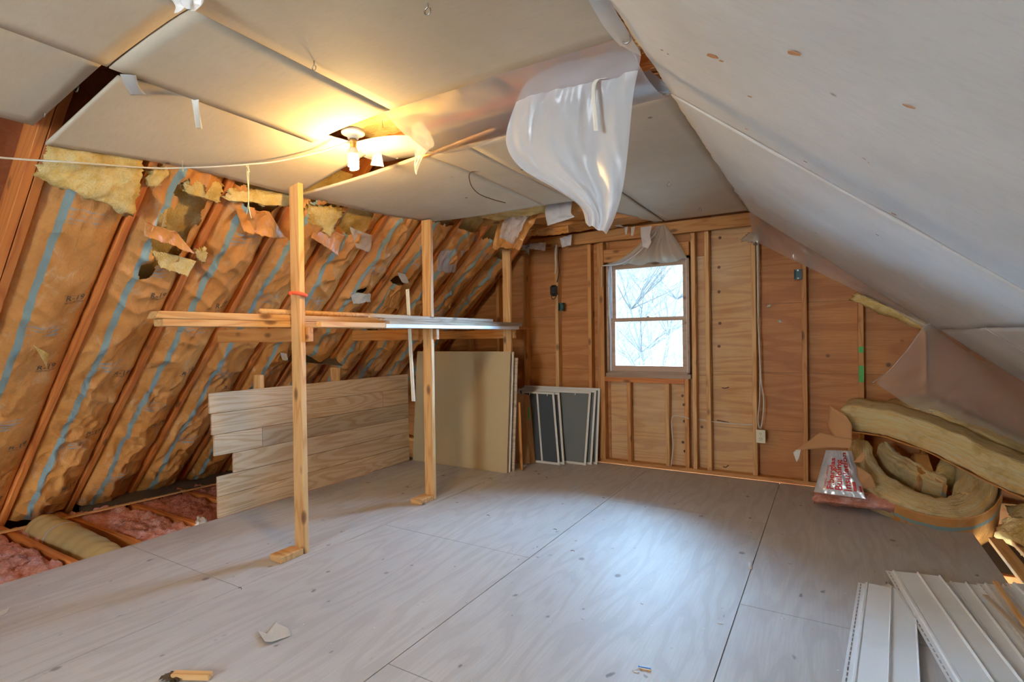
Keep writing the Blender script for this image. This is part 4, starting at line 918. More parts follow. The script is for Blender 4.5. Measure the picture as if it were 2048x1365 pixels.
# ------------------------------------------------------------------ plastic sheets
def hang(name, rows, label, mat, folds, seed=0, nu=60, nv=70, th=.0):
    """rows: list of (left point, right point) from top to bottom; folds(u,v)->offset towards the camera"""
    A = [V(a) for a, b in rows]; B = [V(b) for a, b in rows]; f0 = loft(A, B, 0, seed, .0)
    def f(u, v):
        p = f0(u, v); d = folds(u, v); return p+V((.35, -1, 0)).normalized()*d
    return T(surf(name, f, nu, nv, mat, None, th), label, 'plastic sheet')
def Y2(q, y): return aty(q[0], q[1], y)
hang('plastic_sheet', [(Y2((1112, 128), 1.93), Y2((1276, 92), 2.02)), (Y2((1052, 165), 1.99), Y2((1281, 118), 2.05)), (Y2((1024, 222), 2.04), Y2((1267, 190), 2.08)), (Y2((1012, 285), 2.08), Y2((1257, 290), 2.08)), (Y2((1040, 335), 2.10), Y2((1250, 350), 2.08)), (Y2((1108, 378), 2.12), Y2((1240, 400), 2.08)), (Y2((1160, 415), 2.12), Y2((1226, 440), 2.08)), (Y2((1172, 448), 2.12), Y2((1212, 466), 2.08))],
     'big milky plastic sheet hanging from the ceiling gap near the middle of the room', M_filmc,
     lambda u, v: .030*nz(u*5, v*1.6, 2)+.018*math.sin(u*14+3*v)*(.25+.75*v)+.02*(1-v)*nz(u*12-v*5, v*3, 5)+.004*nz(u*22, v*15, 9))
T(surf('plastic_sheet', loft([V((-1.80, 1.86, 2.374)), V((-1.4, 1.86, 2.374)), V((-1.0, 1.86, 2.374)), V((-.62, 1.86, 2.374))], [V((-1.86, 2.40, 2.36)), V((-1.42, 2.42, 2.374)), V((-1.0, 2.45, 2.374)), V((-.62, 2.45, 2.374))], .045, 3, .03), 40, 90, M_film, None), 'clear crinkled plastic stretched under the long ceiling gap', 'plastic sheet')
T(surf('plastic_sheet', loft([V((-2.30, 2.07, 2.372)), V((-2.1, 2.05, 2.365)), V((-1.95, 2.06, 2.36)), V((-1.86, 2.10, 2.36))], [V((-2.30, 2.41, 2.374)), V((-2.1, 2.42, 2.374)), V((-1.95, 2.42, 2.37)), V((-1.86, 2.41, 2.36))], .03, 3, .02), 16, 30, M_filmc, None), 'milky plastic patch under the gap between the lit bulb and the broken lath', 'plastic sheet')
hang('plastic_sheet', [(atz(822, 258, 2.365), atz(842, 238, 2.365)), (Y2((826, 285), 2.22), Y2((868, 285), 2.2)), (Y2((830, 312), 2.2), Y2((852, 305), 2.2)), (Y2((828, 330), 2.19), Y2((840, 328), 2.19)), (Y2((831, 348), 2.18), Y2((833, 350), 2.18))],
     'pointed tatter of plastic dangling right of the lit bulb', M_film, lambda u, v: .012*nz(u*6, v*4, 2), 3, 16, 30)
hang('plastic_sheet', [(atz(1160, -30, 2.37), atz(1215, -35, 2.37)), (atz(1188, 20, 2.355), atz(1228, 15, 2.365)), (atz(1212, 60, 2.34), atz(1262, 72, 2.355)), (atz(1240, 92, 2.33), atz(1283, 112, 2.34))],
     'milky plastic edge running up the ceiling beside the right slope', M_filmc, lambda u, v: .01*nz(u*3, v*5, 4), 5, 16, 40)
hang('plastic_sheet', [(atz(1262, 150, 2.368), atz(1300, 140, 2.368)), (atz(1258, 175, 2.368), atz(1340, 176, 2.37)), (atz(1256, 205, 2.37), atz(1346, 188, 2.372))],
     'shiny plastic lying flat under the ceiling between the big sheet and the slope', M_film2, lambda u, v: .012*nz(u*7, v*5, 7), 6, 24, 20)
hang('plastic_sheet', [(Y2((1090, 412), 4.1), Y2((1145, 400), 4.1)), (Y2((1091, 432), 4.09), Y2((1142, 425), 4.09)), (Y2((1095, 452), 4.08), Y2((1150, 434), 4.08))],
     'small ragged plastic piece hanging left of the big sheet\'s lower tip', M_filmc, lambda u, v: .02*nz(u*5, v*4, 6), 7, 16, 16)
for k, (rows, lb) in enumerate([
    ([((1281, 455), (1304, 452)), ((1282, 475), (1300, 470)), ((1285, 488), (1302, 485)), ((1284, 494), (1296, 497))], 'torn plastic tongue hanging over the window curtain of plastic'),
    ([((1249, 454), (1256, 453)), ((1250, 465), (1254, 464)), ((1250, 469), (1254, 469))], 'thin plastic tatter left of the window\'s gathered plastic, left of two'),
    ([((1262, 455), (1270, 453)), ((1262, 465), (1268, 465)), ((1262, 472), (1266, 472))], 'thin plastic tatter left of the window\'s gathered plastic, right of two'),
    ([((1228, 434), (1240, 440)), ((1226, 446), (1240, 449)), ((1230, 452), (1252, 456))], 'ragged plastic edge at the corner of the far ceiling')]):
    hang('plastic_shred', [(Y2(a, 4.98), Y2(b, 4.98)) for a, b in rows], lb, M_filmc, lambda u, v: .008*nz(u*4, v*4, 3), 8+k, 6, 14)
# gathered plastic over the window head: pleats fan out from a pinned point
top = aty(1318, 452, 5.10)
def swag(u, v):
    bl_ = aty(1206, 531, 5.10); br = aty(1375, 517, 5.10); b = bl_.lerp(br, u)
    b.z += -.030*abs(math.sin(u*math.pi*3.2))*(1 if .25 < u < .95 else .2) + .02*math.sin(math.pi*u)*0
    s = V((top.x-.03+.09*u, 5.10, top.z)); 
    p = s.lerp(b, v); sag = .07*math.sin(math.pi*v)*(1-u)**1.5*1.2; p.z -= sag; p.x += .03*math.sin(math.pi*v)*(u-.5)
    p.y += -.012+(.026*math.sin(u*30+2*math.sin(v*3))+.012*nz(u*18, v*3, 3))*(.25+.75*v)-.02*math.sin(math.pi*v)
    return p
T(surf('plastic_valance', swag, 110, 40, M_swag, None), 'dusty plastic gathered like a curtain over the top of the window', 'plastic sheet')
T(tube('hanging_plastic_rope', [aty(1204, 532, 5.08), aty(1240, 528, 5.06), aty(1268, 512, 5.05), aty(1290, 492, 5.05), aty(1312, 466, 5.06)], .006, M_filmc, n=6), 'rolled hem of plastic crossing the gathered plastic over the window', 'plastic strip')
T(tube('plastic_fringe', [aty(1203, 534, 5.14), aty(1204, 560, 5.145), aty(1203, 575, 5.15)], .004, M_filmc, n=6), 'thin plastic remnant stapled down the left side of the window', 'plastic strip')
T(slab('torn_fiberglass', [aty(1484, 478, 5.1), aty(1512, 488, 5.1), aty(1520, 470, 5.1), aty(1500, 462, 5.1)], (0, .04, 0), M_swag, None, amp=.012, fr=20, seed=3, nu=14, nv=10), 'dusty tuft of plastic at the top of the cable stud', 'plastic')
# films along the foot of the right slope's far edge
hang('plastic_sheet', [(PR(.02, 5.035, .0), PR(1.66, 5.035, .0)), (PR(.03, 5.03, .04), PR(1.66, 5.02, .06)), (aty(1508, 482, 5.03), aty(1862, 655, 5.0))],
     'strip of clear plastic hanging from the far edge of the right slope above the studs', M_film2, lambda u, v: .01*nz(u*14, v*3, 3), 12, 90, 16)
ww = [aty(1545, 500, 5.12), aty(1760, 640, 5.12)]
T(slab('yellow_insulation', [aty(1700, 600, 5.10), aty(1868, 668, 5.08), aty(1868, 650, 5.06), aty(1712, 585, 5.09)], (0, .10, 0), M_yel, None, amp=.02, fr=9, seed=51, nu=40, nv=12), 'yellow insulation edge peeping from under the plastic along the right slope', 'insulation')
hang('plastic_sheet', [(PR(1.665, 5.03, .004), PR(2.45, 5.03, .004)), (aty(1853, 650, 4.90), aty(2150, 900, 4.85)), (aty(1815, 700, 4.82), aty(2150, 935, 4.78)), (aty(1778, 742, 4.75), aty(2150, 975, 4.72)), (aty(1745, 766, 4.70), aty(2150, 1008, 4.70))],
     'large clear plastic sheet hanging from the right slope over the insulation heap', M_film2, lambda u, v: .05*nz(u*4, v*1.4, 2)*(v)+.02*math.sin(u*16+v*2)*v+.022*(1-2*abs(nz(u*9+v*2, v*3, 5)))*v, 13, 80, 60)
T(tube('plastic_hem', [PR(1.665, 5.026, .006), aty(1853, 650, 4.895), aty(1815, 700, 4.815), aty(1778, 742, 4.745), aty(1745, 766, 4.695)], .003, M_filmc, n=6, sub=8), 'white folded edge of the large clear plastic at the right', 'plastic hem')
T(tube('seam_wire', [atR(1882, 616, .004), atR(1900, 610, .004), atR(1930, 602, .004)], .0016, M_blk, n=5), 'dark thread across the seam at the far end of the right slope', 'thread')
T(beam('seam_paper', atR(1935, 606, .0015), atR(2090, 568, .0015), .002, .006, M_red, bev=0), 'reddish torn paper line along the low seam of the right slope', 'torn paper')

# right slope behind the plastic: rafters and batts of the lower bays
for y in (4.72,):
    T(beam('roof_rafter', PR(1.4, y, -.09), PR(3.85, y, -.09), .038, .14, M_woodr, up=tuple(-nR)), 'rafter behind the lower right drywall', 'rafter', 'rafters of the right roof slope')
T(beam('roof_rafter', PR(-.1, 5.11, -.07), PR(3.85, 5.11, -.07), .038, .14, M_woodr, up=tuple(-nR)), 'end rafter of the right slope against the far wall', 'rafter')
# ------------------------------------------------------------------ insulation heap at the right
HY = 4.35
def hp(px, py, y=HY): return aty(px, py, y)
def ribbon(name, path, th, ext, mat, parent=None, seed=0, nv=12, sub=10, amp=.012, closed_ends=True, stripes=None):
    """thick band whose cut edge follows 'path' (list of points), extruded along ext; th = half thickness"""
    pts = [V(p) for p in path]; q = []
    for i in range(len(pts)-1):
        a = pts[max(i-1, 0)]; b = pts[i]; c = pts[i+1]; d = pts[min(i+2, len(pts)-1)]
        for k in range(sub):
            t = k/sub; q.append(.5*((2*b)+(c-a)*t+(2*a-5*b+4*c-d)*t*t+(3*b-3*c+d-a)*t**3))
    q.append(pts[-1]); ext = V(ext); en = ext.normalized()
    N = 18
    bm = bmesh.new(); rings = []; uvl = bm.loops.layers.uv.new('UVMap'); UV = {}; run = 0.
    for i, p in enumerate(q):
        if i: run += (q[i]-q[i-1]).length
        d = (q[min(i+1, len(q)-1)]-q[max(i-1, 0)]).normalized(); s = en.cross(d).normalized(); t = i/(len(q)-1)
        taper_ = min(1, .55+8*t, .55+8*(1-t)); ring = []
        h = th*taper_*(1+.22*nz(i*.25, seed))
        # closed profile: cut face (front), outer side, back, inner side
        prof = []
        m = 13
        for k in range(m): prof.append((-1+2*k/(m-1), 0.0))
        for k in range(1, 5): prof.append((1.0, k/5))
        for k in range(m): prof.append((1-2*k/(m-1), 1.0))
        for k in range(1, 5): prof.append((-1.0, 1-k/5))
        for (a, e) in prof:
            v = p+s*(a*h)+ext*e
            r = (1-abs(a))*.0
            if e == 0: v += en*(.22*h*a**4-.012*nz(a*7, run*5, seed)-.008*nz(a*16, run*16, seed)-amp*nz(v.x*9, v.z*9+a*3, seed+5))
            v += s*(amp*.8*nz(i*.3, e*4+a, seed+2))
            bv = bm.verts.new(v); ring.append(bv); UV[bv] = ((a*h*(1 if e in (0, 1) else 1)+e*ext.length)*1.0, run)
        rings.append(ring)
    n = len(rings[0])
    for i in range(len(rings)-1):
        for k in range(n): 
            f = bm.faces.new((rings[i][k], rings[i][(k+1) % n], rings[i+1][(k+1) % n], rings[i+1][k]))
    bm.faces.new(rings[0][::-1]); bm.faces.new(rings[-1])
    bmesh.ops.recalc_face_normals(bm, faces=bm.faces)
    for f in bm.faces:
        for lp in f.loops: lp[uvl].uv = UV[lp.vert]
    return finish(bm, name, mat, parent, None, True)
def shell(name, path, off, ext, mat, parent=None, seed=0, sub=10, e0=0., e1=1., th=.002, amp=.006, nv=10, uv0=.0, flare=0.):
    pts = [V(p) for p in path]; ext = V(ext); en = ext.normalized(); m = len(pts)-1
    def ev(t):
        t = t*m; i = min(int(t), m-1); t -= i
        a = pts[max(i-1, 0)]; b = pts[i]; c = pts[i+1]; d = pts[min(i+2, m)]
        return .5*((2*b)+(c-a)*t+(2*a-5*b+4*c-d)*t*t+(3*b-3*c+d-a)*t**3)
    L = sum((pts[i+1]-pts[i]).length for i in range(m))
    def f(u, v):
        p = ev(v); d = (ev(min(v+.01, 1))-ev(max(v-.01, 0))).normalized(); s = en.cross(d).normalized()
        e = e0+(e1-e0)*u
        return p+s*(off+flare*e*math.sin(math.pi*v)+amp*nz(v*14, e*3, seed))+ext*e
    return surf(name, f, nv, sub*m, mat, parent, th, uvs=(ext.length*(e1-e0), L))

# coil plane, leaning back
cn = V((0, -.60, .80)).normalized(); cpt = aty(1900, 1030, 4.38); cdp = cn.dot(cpt)
def cp(px, py): return at(px, py, cn, cdp)
ext = -cn*.30
r = empty('insulation_batt', (cpt.x, cpt.y+.1, 0)); T(r, 'yellow fiberglass batt folded in a loop on the floor at the right', 'insulation batt')
outer = [cp(1722, 880), cp(1722, 912), cp(1748, 950), cp(1800, 985), cp(1860, 1007), cp(1915, 1012), cp(1955, 990), cp(1962, 955), cp(1935, 930)]
inner = [cp(1722, 884), cp(1752, 895), cp(1774, 922), cp(1812, 945), cp(1850, 962), cp(1893, 972)]
inner2 = [cp(1765, 886), cp(1782, 905), cp(1812, 925), cp(1850, 945), cp(1892, 962)]
ribbon('fiberglass_fold', outer, .082, ext, M_batt, r, 3)
ribbon('fiberglass_fold', inner2, .045, ext, M_batt, r, 7)
outl = [cp(1800, 992), cp(1835, 1005), cp(1880, 1014), cp(1920, 1014), cp(1955, 998), cp(1970, 970), cp(1960, 945)]
shell('kraft_facing', outl, .088, ext*1.0, M_kraft, r, 3, e0=-.02, e1=1.05, th=.002, flare=.03, nv=16)
shell('kraft_lining', [cp(1800, 905), cp(1835, 930), cp(1870, 952), cp(1900, 970)], .02, ext*.8, M_kraft, r, 6)
T(ribbon('yellow_insulation', [cp(1905, 900), cp(1930, 925), cp(1945, 955), cp(1925, 985)], .06, ext, M_batt, None, 12), 'plump end of the looped batt, folded at its right side', 'insulation')
T(slab('yellow_insulation', [cp(1835, 958), cp(1872, 945), cp(1858, 905), cp(1822, 900)], ext*.8, M_kraft, None, amp=.015, fr=9, seed=5), 'brown blue-striped facing seen inside the loop of the folded batt', 'insulation')
T(slab('yellow_insulation', [cp(1860, 958), cp(1912, 938), cp(1925, 905), cp(1880, 912)], ext*.8, M_yel, None, amp=.02, fr=12, seed=15), 'loose yellow tuft inside the loop of the folded batt', 'insulation')
# long batt across the top
r = empty('insulation_batt', (.5, HY, .3)); T(r, 'long yellow batt lying slantwise on top of the insulation heap at the right', 'insulation batt')
top_ = [hp(1680, 833, 4.45), hp(1740, 843, 4.4), hp(1788, 852, 4.36), hp(1883, 886, 4.28), hp(1973, 930, 4.2), hp(2047, 963, 4.14), hp(2140, 1006, 4.05), hp(2240, 1050, 4.0)]
ext2 = V((.05, .36, .02))
ribbon('fiberglass', top_, .086, ext2, M_batt, r, 21, amp=.01)
shell('kraft_facing', [p+V((0, -.005, 0)) for p in top_], .094, ext2*1.04, M_kraftp, r, 5, e0=-.02)
r = empty('insulation_batt', (.6, 4.8, .3)); T(r, 'second yellow batt lying behind the long one, under the clear plastic', 'insulation batt')
t2 = [hp(1690, 822, 4.85), hp(1760, 830, 4.85), hp(1820, 822, 4.85), hp(1850, 818, 4.83)]
ribbon('fiberglass', t2, .05, V((.02, .22, .03)), M_batt, r, 25)
r = empty('insulation_batt', (.9, 4.6, .3)); T(r, 'brownish yellow batt at the back of the heap, dim behind the plastic', 'insulation batt')
ribbon('fiberglass', [hp(1790, 838, 4.75), hp(1860, 850, 4.7), hp(1930, 885, 4.65), hp(2030, 930, 4.6), hp(2150, 980, 4.5)], .10, V((.05, .28, .06)), M_batt, r, 28)
# supports below the long batt at the right
T(slab('yellow_insulation', [V((1.05, 3.95, .03)), V((1.75, 3.95, .03)), V((1.75, 4.7, .22)), V((1.0, 4.7, .20))], (0, 0, -.12), M_yel, None, amp=.04, fr=7, seed=61, nu=40, nv=40), 'yellow insulation lying in the shadow beneath the long batt at the right edge', 'insulation')
T(slab('yellow_insulation', [atz(1992, 1062, .02), atz(2080, 1105, .02), atz(2100, 1040, .16), atz(2010, 1028, .14)], (.02, .14, -.10), M_yel, None, amp=.035, fr=9, seed=64, nu=40, nv=30), 'yellow fiberglass tuft at the right edge of the picture beside the loose boards', 'insulation')
# brown paper hanging from the long batt's near end
def paper(name, pts, label, seed, mat=M_carton, wob=.02, th=.0015): return T(poly(name, pts, th, (0, -1, .2), mat, None, wob, seed), label, 'torn paper')
paper('torn_kraft_facing', [hp(1660, 812, 4.33), hp(1692, 832, 4.30), hp(1704, 850, 4.28), hp(1704, 880, 4.28), hp(1668, 875, 4.32), hp(1654, 852, 4.35)], 'brown facing folded down over the left end of the long batt', 3)
paper('torn_kraft_facing', [hp(1668, 872, 4.31), hp(1704, 880, 4.27), hp(1702, 897, 4.27), hp(1660, 896, 4.31), hp(1612, 900, 4.36), hp(1590, 902, 4.38), hp(1610, 888, 4.37), hp(1640, 866, 4.34)], 'brown facing flap reaching left like a tail above the silver bag', 6, wob=.012)
paper('torn_kraft_facing', [hp(1592, 900, 4.37), hp(1602, 900, 4.37), hp(1598, 918, 4.36), hp(1593, 925, 4.36), hp(1586, 906, 4.37)], 'curled tip at the left end of the brown facing flap', 9, mat=M_paper, wob=.01)
paper('torn_kraft_facing', [hp(1706, 925, 4.28), hp(1728, 903, 4.28), hp(1732, 915, 4.27), hp(1722, 926, 4.27)], 'small folded brown paper corner right of the silver bag', 12, wob=.004)
paper('torn_kraft_facing', [hp(1712, 930, 4.42), hp(1742, 950, 4.40), hp(1752, 975, 4.40), hp(1728, 978, 4.42), hp(1715, 955, 4.42)], 'brown paper behind the right edge of the silver bag', 15, wob=.02)
# silver bag with red lettering
BC = [aty(1628, 986, 4.50), aty(1731, 978, 4.44), aty(1703, 903, 4.60), aty(1652, 901, 4.62)]
BC[0].z = .13; BC[1].z = .14
def bagp(a, b, d=0):
    p = BC[0].lerp(BC[1], a).lerp(BC[3].lerp(BC[2], a), b)
    bul = .05*math.sin(math.pi*min(max(a, 0), 1))**.7*math.sin(math.pi*min(max(.12+b*.75, 0), 1))
    return p+V((0, -1, .25)).normalized()*(bul+.010*(1-2*abs(nz(a*5+b*3, b*3-a*2, 3)))+.004*nz(a*16, b*14, 8)+d)
r = empty('insulation_bag', (BC[0].x+.15, 4.55, .0)); T(r, 'torn silver plastic bag with red lettering lying at the foot of the far wall', 'bag')
surf('bag_film', bagp, 50, 50, M_foil, r, 0)
surf('bag_back', lambda u, v: bagp(u, v, -.012)*1.0+V((0, .07*math.sin(math.pi*u)*math.sin(math.pi*v), 0)), 20, 20, M_foil, r, 0)
wB = .36; hB = .36
def line(txt, size, a0, b0, al='LEFT', mat=M_red, bold=.0015):
    textmesh('lettering', txt, size, lambda x, y: bagp(a0-y/wB, b0+x/hB, .0025), mat, r, bold=bold, align=al)
line('Fiberglas', .074, .32, .10, bold=.0022); line('Building', .078, .50, .10, bold=.0022); line('Insulation', .080, .69, .10, bold=.0022)
line('OWENS/CORNING', .022, .20, .12, bold=.0005); line('PINK FIBERGLAS', .014, .80, .42, bold=.0003)
surf('red_panel', lambda u, v: bagp(.80+.07*u, .13+.20*v, .002), 8, 8, M_red, r)
surf('red_panel', lambda u, v: bagp(.93+.05*u, .13+.12*v, .002), 8, 8, M_red, r)
T(slab('pink_insulation', [aty(1624, 1003, 4.44), aty(1812, 1024, 4.42), aty(1800, 985, 4.55), aty(1632, 978, 4.58)], (0, .16, -.06), M_pink, None, amp=.03, fr=14, seed=71, nu=60, nv=24), 'pink insulation spilling from under the silver bag', 'insulation')

# loose boards beyond the right floor edge
for k, (x0, lb, w) in enumerate([(.885, 'loose board beyond the right edge of the floor, nearest the plywood', .07), (.985, 'loose board beyond the right edge of the floor, middle one', .05), (1.08, 'loose board beyond the right edge of the floor, farthest from the plywood', .07)]):
    T(beam('loose_board', (x0+.04*k, 2.2, -.02), (x0, 4.42, -.02), w, .03, M_woodp, warp=.003, cuts=6, seed=k), lb, 'board')
for y, lb in ((3.46, 'floor joist in the dark right eave, nearer the camera'), (3.88, 'floor joist in the dark right eave, beside the yellow tuft')):
    T(beam('floor_joist', (XR+.002, y, -.11), (2.3, y, -.11), .038, .14, M_woodr), lb, 'floor joist', 'joists of the right eave')

# gouges through the facing of the right slope
bm = bmesh.new(); random.seed(21)
for (px, py, a, L) in ((1425, 112, .5, .030), (1443, 122, .5, .012), (1586, 106, .6, .022), (1820, 213, .4, .014), (1733, 318, .5, .014), (1740, 325, .9, .010), (1500, 193, .5, .009), (1324, 100, .4, .007), (1336, 108, .3, .006), (1788, 428, .3, .009), (1493, 258, .3, .008), (1610, 323, .2, .009), (1755, 470, .4, .008), (1793, 482, .3, .010)):
    c = atR(px, py, 0); s_ = (c-P0R).dot(tR); sd_ = 2 if c.y < 2.4 else 3; o_ = .015*math.sin(math.pi*s_/1.66)*nz(c.y*.8, sd_, 2)+.008*nz(s_*2, c.y*2, sd_)+.004*nz(s_*6, c.y*6, sd_)+(.004 if sd_ == 3 else 0)+.0135; c = atR(px, py, o_); e1 = (tR*math.cos(a)+V((0, 1, 0))*math.sin(a)*-1).normalized(); e2 = nR.cross(e1)
    vv = []
    for k in range(9):
        t = 2*math.pi*k/9; rr = random.uniform(.7, 1.2); vv.append(bm.verts.new(c+e1*math.cos(t)*L*rr+e2*math.sin(t)*L*.35*rr))
    ww = [bm.verts.new(v.co+nR*.0015) for v in vv]; bm.faces.new(vv); bm.faces.new(ww[::-1])
    for k in range(9): bm.faces.new((vv[k], ww[k], ww[(k+1) % 9], vv[(k+1) % 9]))
T(finish(bm, 'gouge_mark', M_carton, None), 'scattered small brown gouges in the drywall of the right slope', 'gouge', kind='stuff')

# ------------------------------------------------------------------ vinyl siding offcuts on the floor
def siding(p_far, p_near, w, label, z=0.002, prof=None, hem=True, group='vinyl siding offcuts', tilt=0.0):
    pf = V((*p_far, z)); pn = V((*p_near, z)); d = (pn-pf); pn = pf+d.normalized()*max(d.length, .01)
    L = d.length; x = d.normalized(); y = V((0, 0, 1)).cross(x); y = -y if y.x < 0 else y
    r = empty('vinyl_siding', pf); T(r, label, 'siding', group)
    def P(s, a, h): return pf+x*s+y*a+V((0, 0, h+tilt*a))
    if prof is None: prof = [(.030, .004), (.034, .014), (.040, .014), (.044, .006), (.048, .010), (.05+(w-.06)/2, .012), (.05+(w-.06)/2+.003, .022), (.05+(w-.06)/2+.008, .012), (w-.006, .014), (w-.002, .020), (w, .008)]
    if not hem: prof = [(a-.03, h) for a, h in prof]
    bm = bmesh.new(); n = 30; g = []
    for i in range(n+1):
        s = L*i/n; g.append([bm.verts.new(P(s+.006*nz(a*30, p_far[0]*9)*(i == 0), a, h+.0015*nz(s*5, a*9))) for a, h in prof])
    for i in range(n):
        for k in range(len(prof)-1): bm.faces.new((g[i][k], g[i][k+1], g[i+1][k+1], g[i+1][k]))
    bm.normal_update(); bmesh.ops.solidify(bm, geom=bm.faces[:], thickness=.0014)
    finish(bm, 'panel', M_siding, r)
    if hem:
        bm = bmesh.new()
        def q(s0, s1, a0, a1):
            c = [P(s0, a0, .004), P(s1, a0, .004), P(s1, a1, .004), P(s0, a1, .004)]; vv = [bm.verts.new(p) for p in c]; ww = [bm.verts.new(p+V((0, 0, .0014))) for p in c]
            bm.faces.new(vv[::-1]); bm.faces.new(ww)
            for i in range(4): bm.faces.new((vv[i], vv[(i+1) % 4], ww[(i+1) % 4], ww[i]))
        q(0, L, 0, .010); q(0, L, .0155, .031); s = 0
        while s < L: q(s, min(s+.012, L), .010, .0155); s += .040
        bmesh.ops.recalc_face_normals(bm, faces=bm.faces)
        h_ = finish(bm, 'nailing_hem', M_siding, r); h_['label'] = 'slotted nailing hem'
siding((.115, 3.27), (-.06, 1.35), .235, 'leftmost white siding panel on the floor, lying nearly straight with a slotted edge')
siding((.245, 3.46), (.47, 1.5), .235, 'widest white siding panel, laid slanting over the leftmost one', z=.018)
siding((.485, 3.48), (.62, 1.6), .15, 'third white siding panel from the left', z=.004)
siding((.625, 3.50), (.72, 1.7), .16, 'fourth white siding panel from the left, under the wooden strip', z=.020)
siding((.74, 3.53), (.92, 1.8), .22, 'rightmost white siding panel at the picture\'s edge', z=.034)
T(beam('wood_strip', V((.69, 3.46, .062)), V((.70, 2.45, .062)), .022, .012, M_woodp), 'tan wooden strip lying on the right-hand siding panels, farther one', 'wood strip')
T(beam('wood_strip', V((.615, 3.27, .058)), V((.76, 2.45, .058)), .024, .010, M_grey), 'pinkish wooden strip lying slantwise on the siding panels, nearer one', 'wood strip')
T(slab('paper_scrap', [atz(1765, 1172, .004), atz(1790, 1188, .004), atz(1800, 1180, .02), atz(1775, 1165, .02)], (0, 0, -.004), M_paper, None, amp=.006, fr=40, seed=2, nu=10, nv=10), 'torn bit of siding between the two left panels', 'scrap')

# ------------------------------------------------------------------ small things on the floor
a = atz(385, 1362, .012)
T(beam('wood_offcut', V((a.x-.10, a.y-.02, .013)), V((a.x+.035, a.y+.05, .013)), .03, .022, M_woodp, bev=.002), 'small pale wood offcut at the bottom edge of the picture', 'wood offcut')
a = atz(345, 1358, .004)
T(slab('debris', [a+V((-.03, -.02, .012)), a+V((.03, -.02, .012)), a+V((.03, .02, .012)), a+V((-.03, .02, .012))], (0, 0, -.01), M_dark, None, amp=.008, fr=50, seed=2, nu=10, nv=10), 'dark crumb of debris beside the small wood offcut', 'debris')
pc = atz(548, 1266, 0)
T(poly('paper_scrap', [atz(515, 1262, .004), atz(533, 1268, .004), atz(550, 1245, .006), atz(578, 1258, .006), atz(582, 1272, .004), atz(545, 1284, .012), atz(530, 1284, .012)], .001, (0, 0, 1), M_paper, None, .004, 3), 'crumpled grey paper scrap on the floor in front of the nearest post', 'paper scrap')
T(poly('paper_scrap', [atz(-6, 1225, .004), atz(18, 1216, .01), atz(14, 1226, .004), atz(2, 1232, .004)], .001, (0, 0, 1), M_paper, None, .004, 5), 'small paper scrap at the left edge of the floor', 'paper scrap')
a = atz(1290, 1335, .003)
T(beam('blue_strip', atz(1276, 1333, .004), atz(1302, 1338, .004), .006, .004, M_blue, bev=.001), 'small blue plastic strip lying on the floor near the bottom', 'plastic strip')
T(beam('wood_splinter', atz(1280, 1338, .003), atz(1302, 1342, .003), .005, .003, M_woodp, bev=0), 'tiny wood splinter beside the blue strip', 'splinter')
T(poly('label_scrap', [atz(1497, 1123, .003), atz(1506, 1123, .003), atz(1505, 1140, .003), atz(1497, 1139, .003)], .001, (0, 0, 1), M_tape, None, .0, 1, cuts=1), 'small printed label stuck on the long floor seam', 'label')
random.seed(11)
for k, (px, py) in enumerate([(1284, 1208), (1440, 1248), (1165, 1238), (1272, 1345), (545, 1110), (676, 965), (1890, 1080), (1925, 1100), (1905, 1128), (1948, 1110), (1955, 1155), (1870, 1140), (1855, 1090)]):
    p = atz(px, py, .002); a = random.uniform(0, 3); L = random.uniform(.006, .014)
    q = [p+V((math.cos(a+t)*L*random.uniform(.5, 1.3), math.sin(a+t)*L*random.uniform(.3, .9), 0)) for t in (0, 1.3, 2.7, 4.0, 5.2)]
    T(poly('paint_chip', q, .001, (0, 0, 1), M_paper, None, .001, k, cuts=1), 'small white fleck scattered on the plywood floor', 'chip', 'white flecks on the floor')
for k, (px, py, lb) in enumerate([(480, 1178, 'bent nail at the end of the short floor seam before the nearest post'), (976, 1032, 'bent nail on the floor just right of the middle post\'s foot'), (1110, 1060, 'bent nail on the bright patch of floor in the middle of the room'), (1145, 1103, 'bent nail on the bright floor, nearest the camera of those in the middle'),
    (1207, 997, 'bent nail on the floor seam in line with the window\'s left side'), (1402, 1034, 'flat nail on the cross seam in line with the stud right of the window'), (815, 975, 'bent nail on the floor between the plank partition and the middle post')]):
    p = atz(px, py, .003); T(tube('staple', [p+V((-.012, 0, 0)), p+V((-.004, .004, .003)), p+V((.006, .004, .003)), p+V((.012, -.001, 0))], .0018, M_rust, n=5, sub=2), lb, 'nail', 'bent nails on the floor')

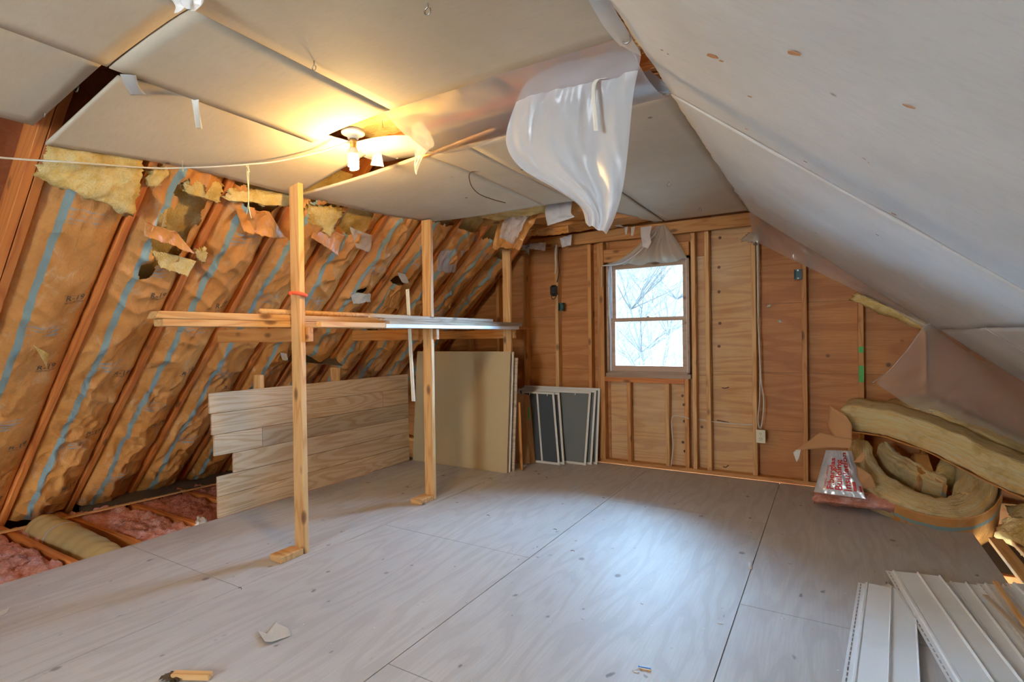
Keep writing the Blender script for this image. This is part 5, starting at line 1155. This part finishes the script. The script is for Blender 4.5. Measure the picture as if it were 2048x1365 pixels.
# ------------------------------------------------------------------ outside the window
bm = bmesh.new(); bm_box(bm, -60, 40, 5.6, 120, -4.2, -4.0); T(finish(bm, 'ground', M_ground, None, Matrix.Identity(4)), kind='structure', label=None, cat=None)
random.seed(5)
def branch(bm, p, d, L, r, depth, n=5):
    pts = [p.copy()]; q = p.copy(); dd = d.copy()
    for k in range(4):
        dd = (dd+V((random.uniform(-.16, .16), random.uniform(-.16, .16), random.uniform(-.05, .12)))).normalized(); q = q+dd*L/4; pts.append(q.copy())
    bm_tube(bm, pts, r, n, lambda t: 1-.6*t, False)
    if depth > 0:
        for k in range(random.randint(2, 4)):
            i = random.randint(1, 4); nd = (dd+V((random.uniform(-.9, .9), random.uniform(-.9, .9), random.uniform(-.2, .6)))).normalized()
            branch(bm, pts[i], nd, L*random.uniform(.5, .8), r*.5, depth-1, 4)
tl = ['bare grey tree straight behind the lower sash', 'bare tree at the right side of the window view', 'bare tree at the left side of the window view', 'leaning pale sapling crossing the lower pane', 'thin bare tree beyond the meeting rail']
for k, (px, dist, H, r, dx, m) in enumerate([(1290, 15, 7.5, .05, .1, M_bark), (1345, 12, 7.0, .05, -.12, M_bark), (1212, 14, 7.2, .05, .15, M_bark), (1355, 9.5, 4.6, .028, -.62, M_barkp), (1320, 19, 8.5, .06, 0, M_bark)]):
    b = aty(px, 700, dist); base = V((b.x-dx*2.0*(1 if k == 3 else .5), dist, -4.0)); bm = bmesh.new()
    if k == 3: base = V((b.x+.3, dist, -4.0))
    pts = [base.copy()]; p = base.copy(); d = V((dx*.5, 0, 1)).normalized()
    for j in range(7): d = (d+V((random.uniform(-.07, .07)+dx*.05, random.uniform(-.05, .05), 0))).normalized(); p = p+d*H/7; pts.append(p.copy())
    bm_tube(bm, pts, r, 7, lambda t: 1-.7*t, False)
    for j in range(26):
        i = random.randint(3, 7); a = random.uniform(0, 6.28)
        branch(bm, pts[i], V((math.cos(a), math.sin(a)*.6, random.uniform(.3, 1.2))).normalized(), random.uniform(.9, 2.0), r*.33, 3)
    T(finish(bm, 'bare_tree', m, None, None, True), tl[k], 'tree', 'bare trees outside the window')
bm = bmesh.new()
for j in range(420):
    p = V((random.uniform(-30, 2), random.uniform(28, 50), -4)); H = random.uniform(3.6, 7.4); d = V((random.uniform(-.2, .2), 0, 1))
    bm_tube(bm, [p, p+d*H*.5, p+d*H], random.uniform(.03, .08), 4, lambda t: 1-.7*t, False)
    for k in range(7):
        q = p+d*H*random.uniform(.2, .9); e = V((random.uniform(-.9, .9), random.uniform(-.5, .5), random.uniform(.1, .9)))
        bm_tube(bm, [q, q+e*random.uniform(.5, 1.6)], .025, 3, None, False)
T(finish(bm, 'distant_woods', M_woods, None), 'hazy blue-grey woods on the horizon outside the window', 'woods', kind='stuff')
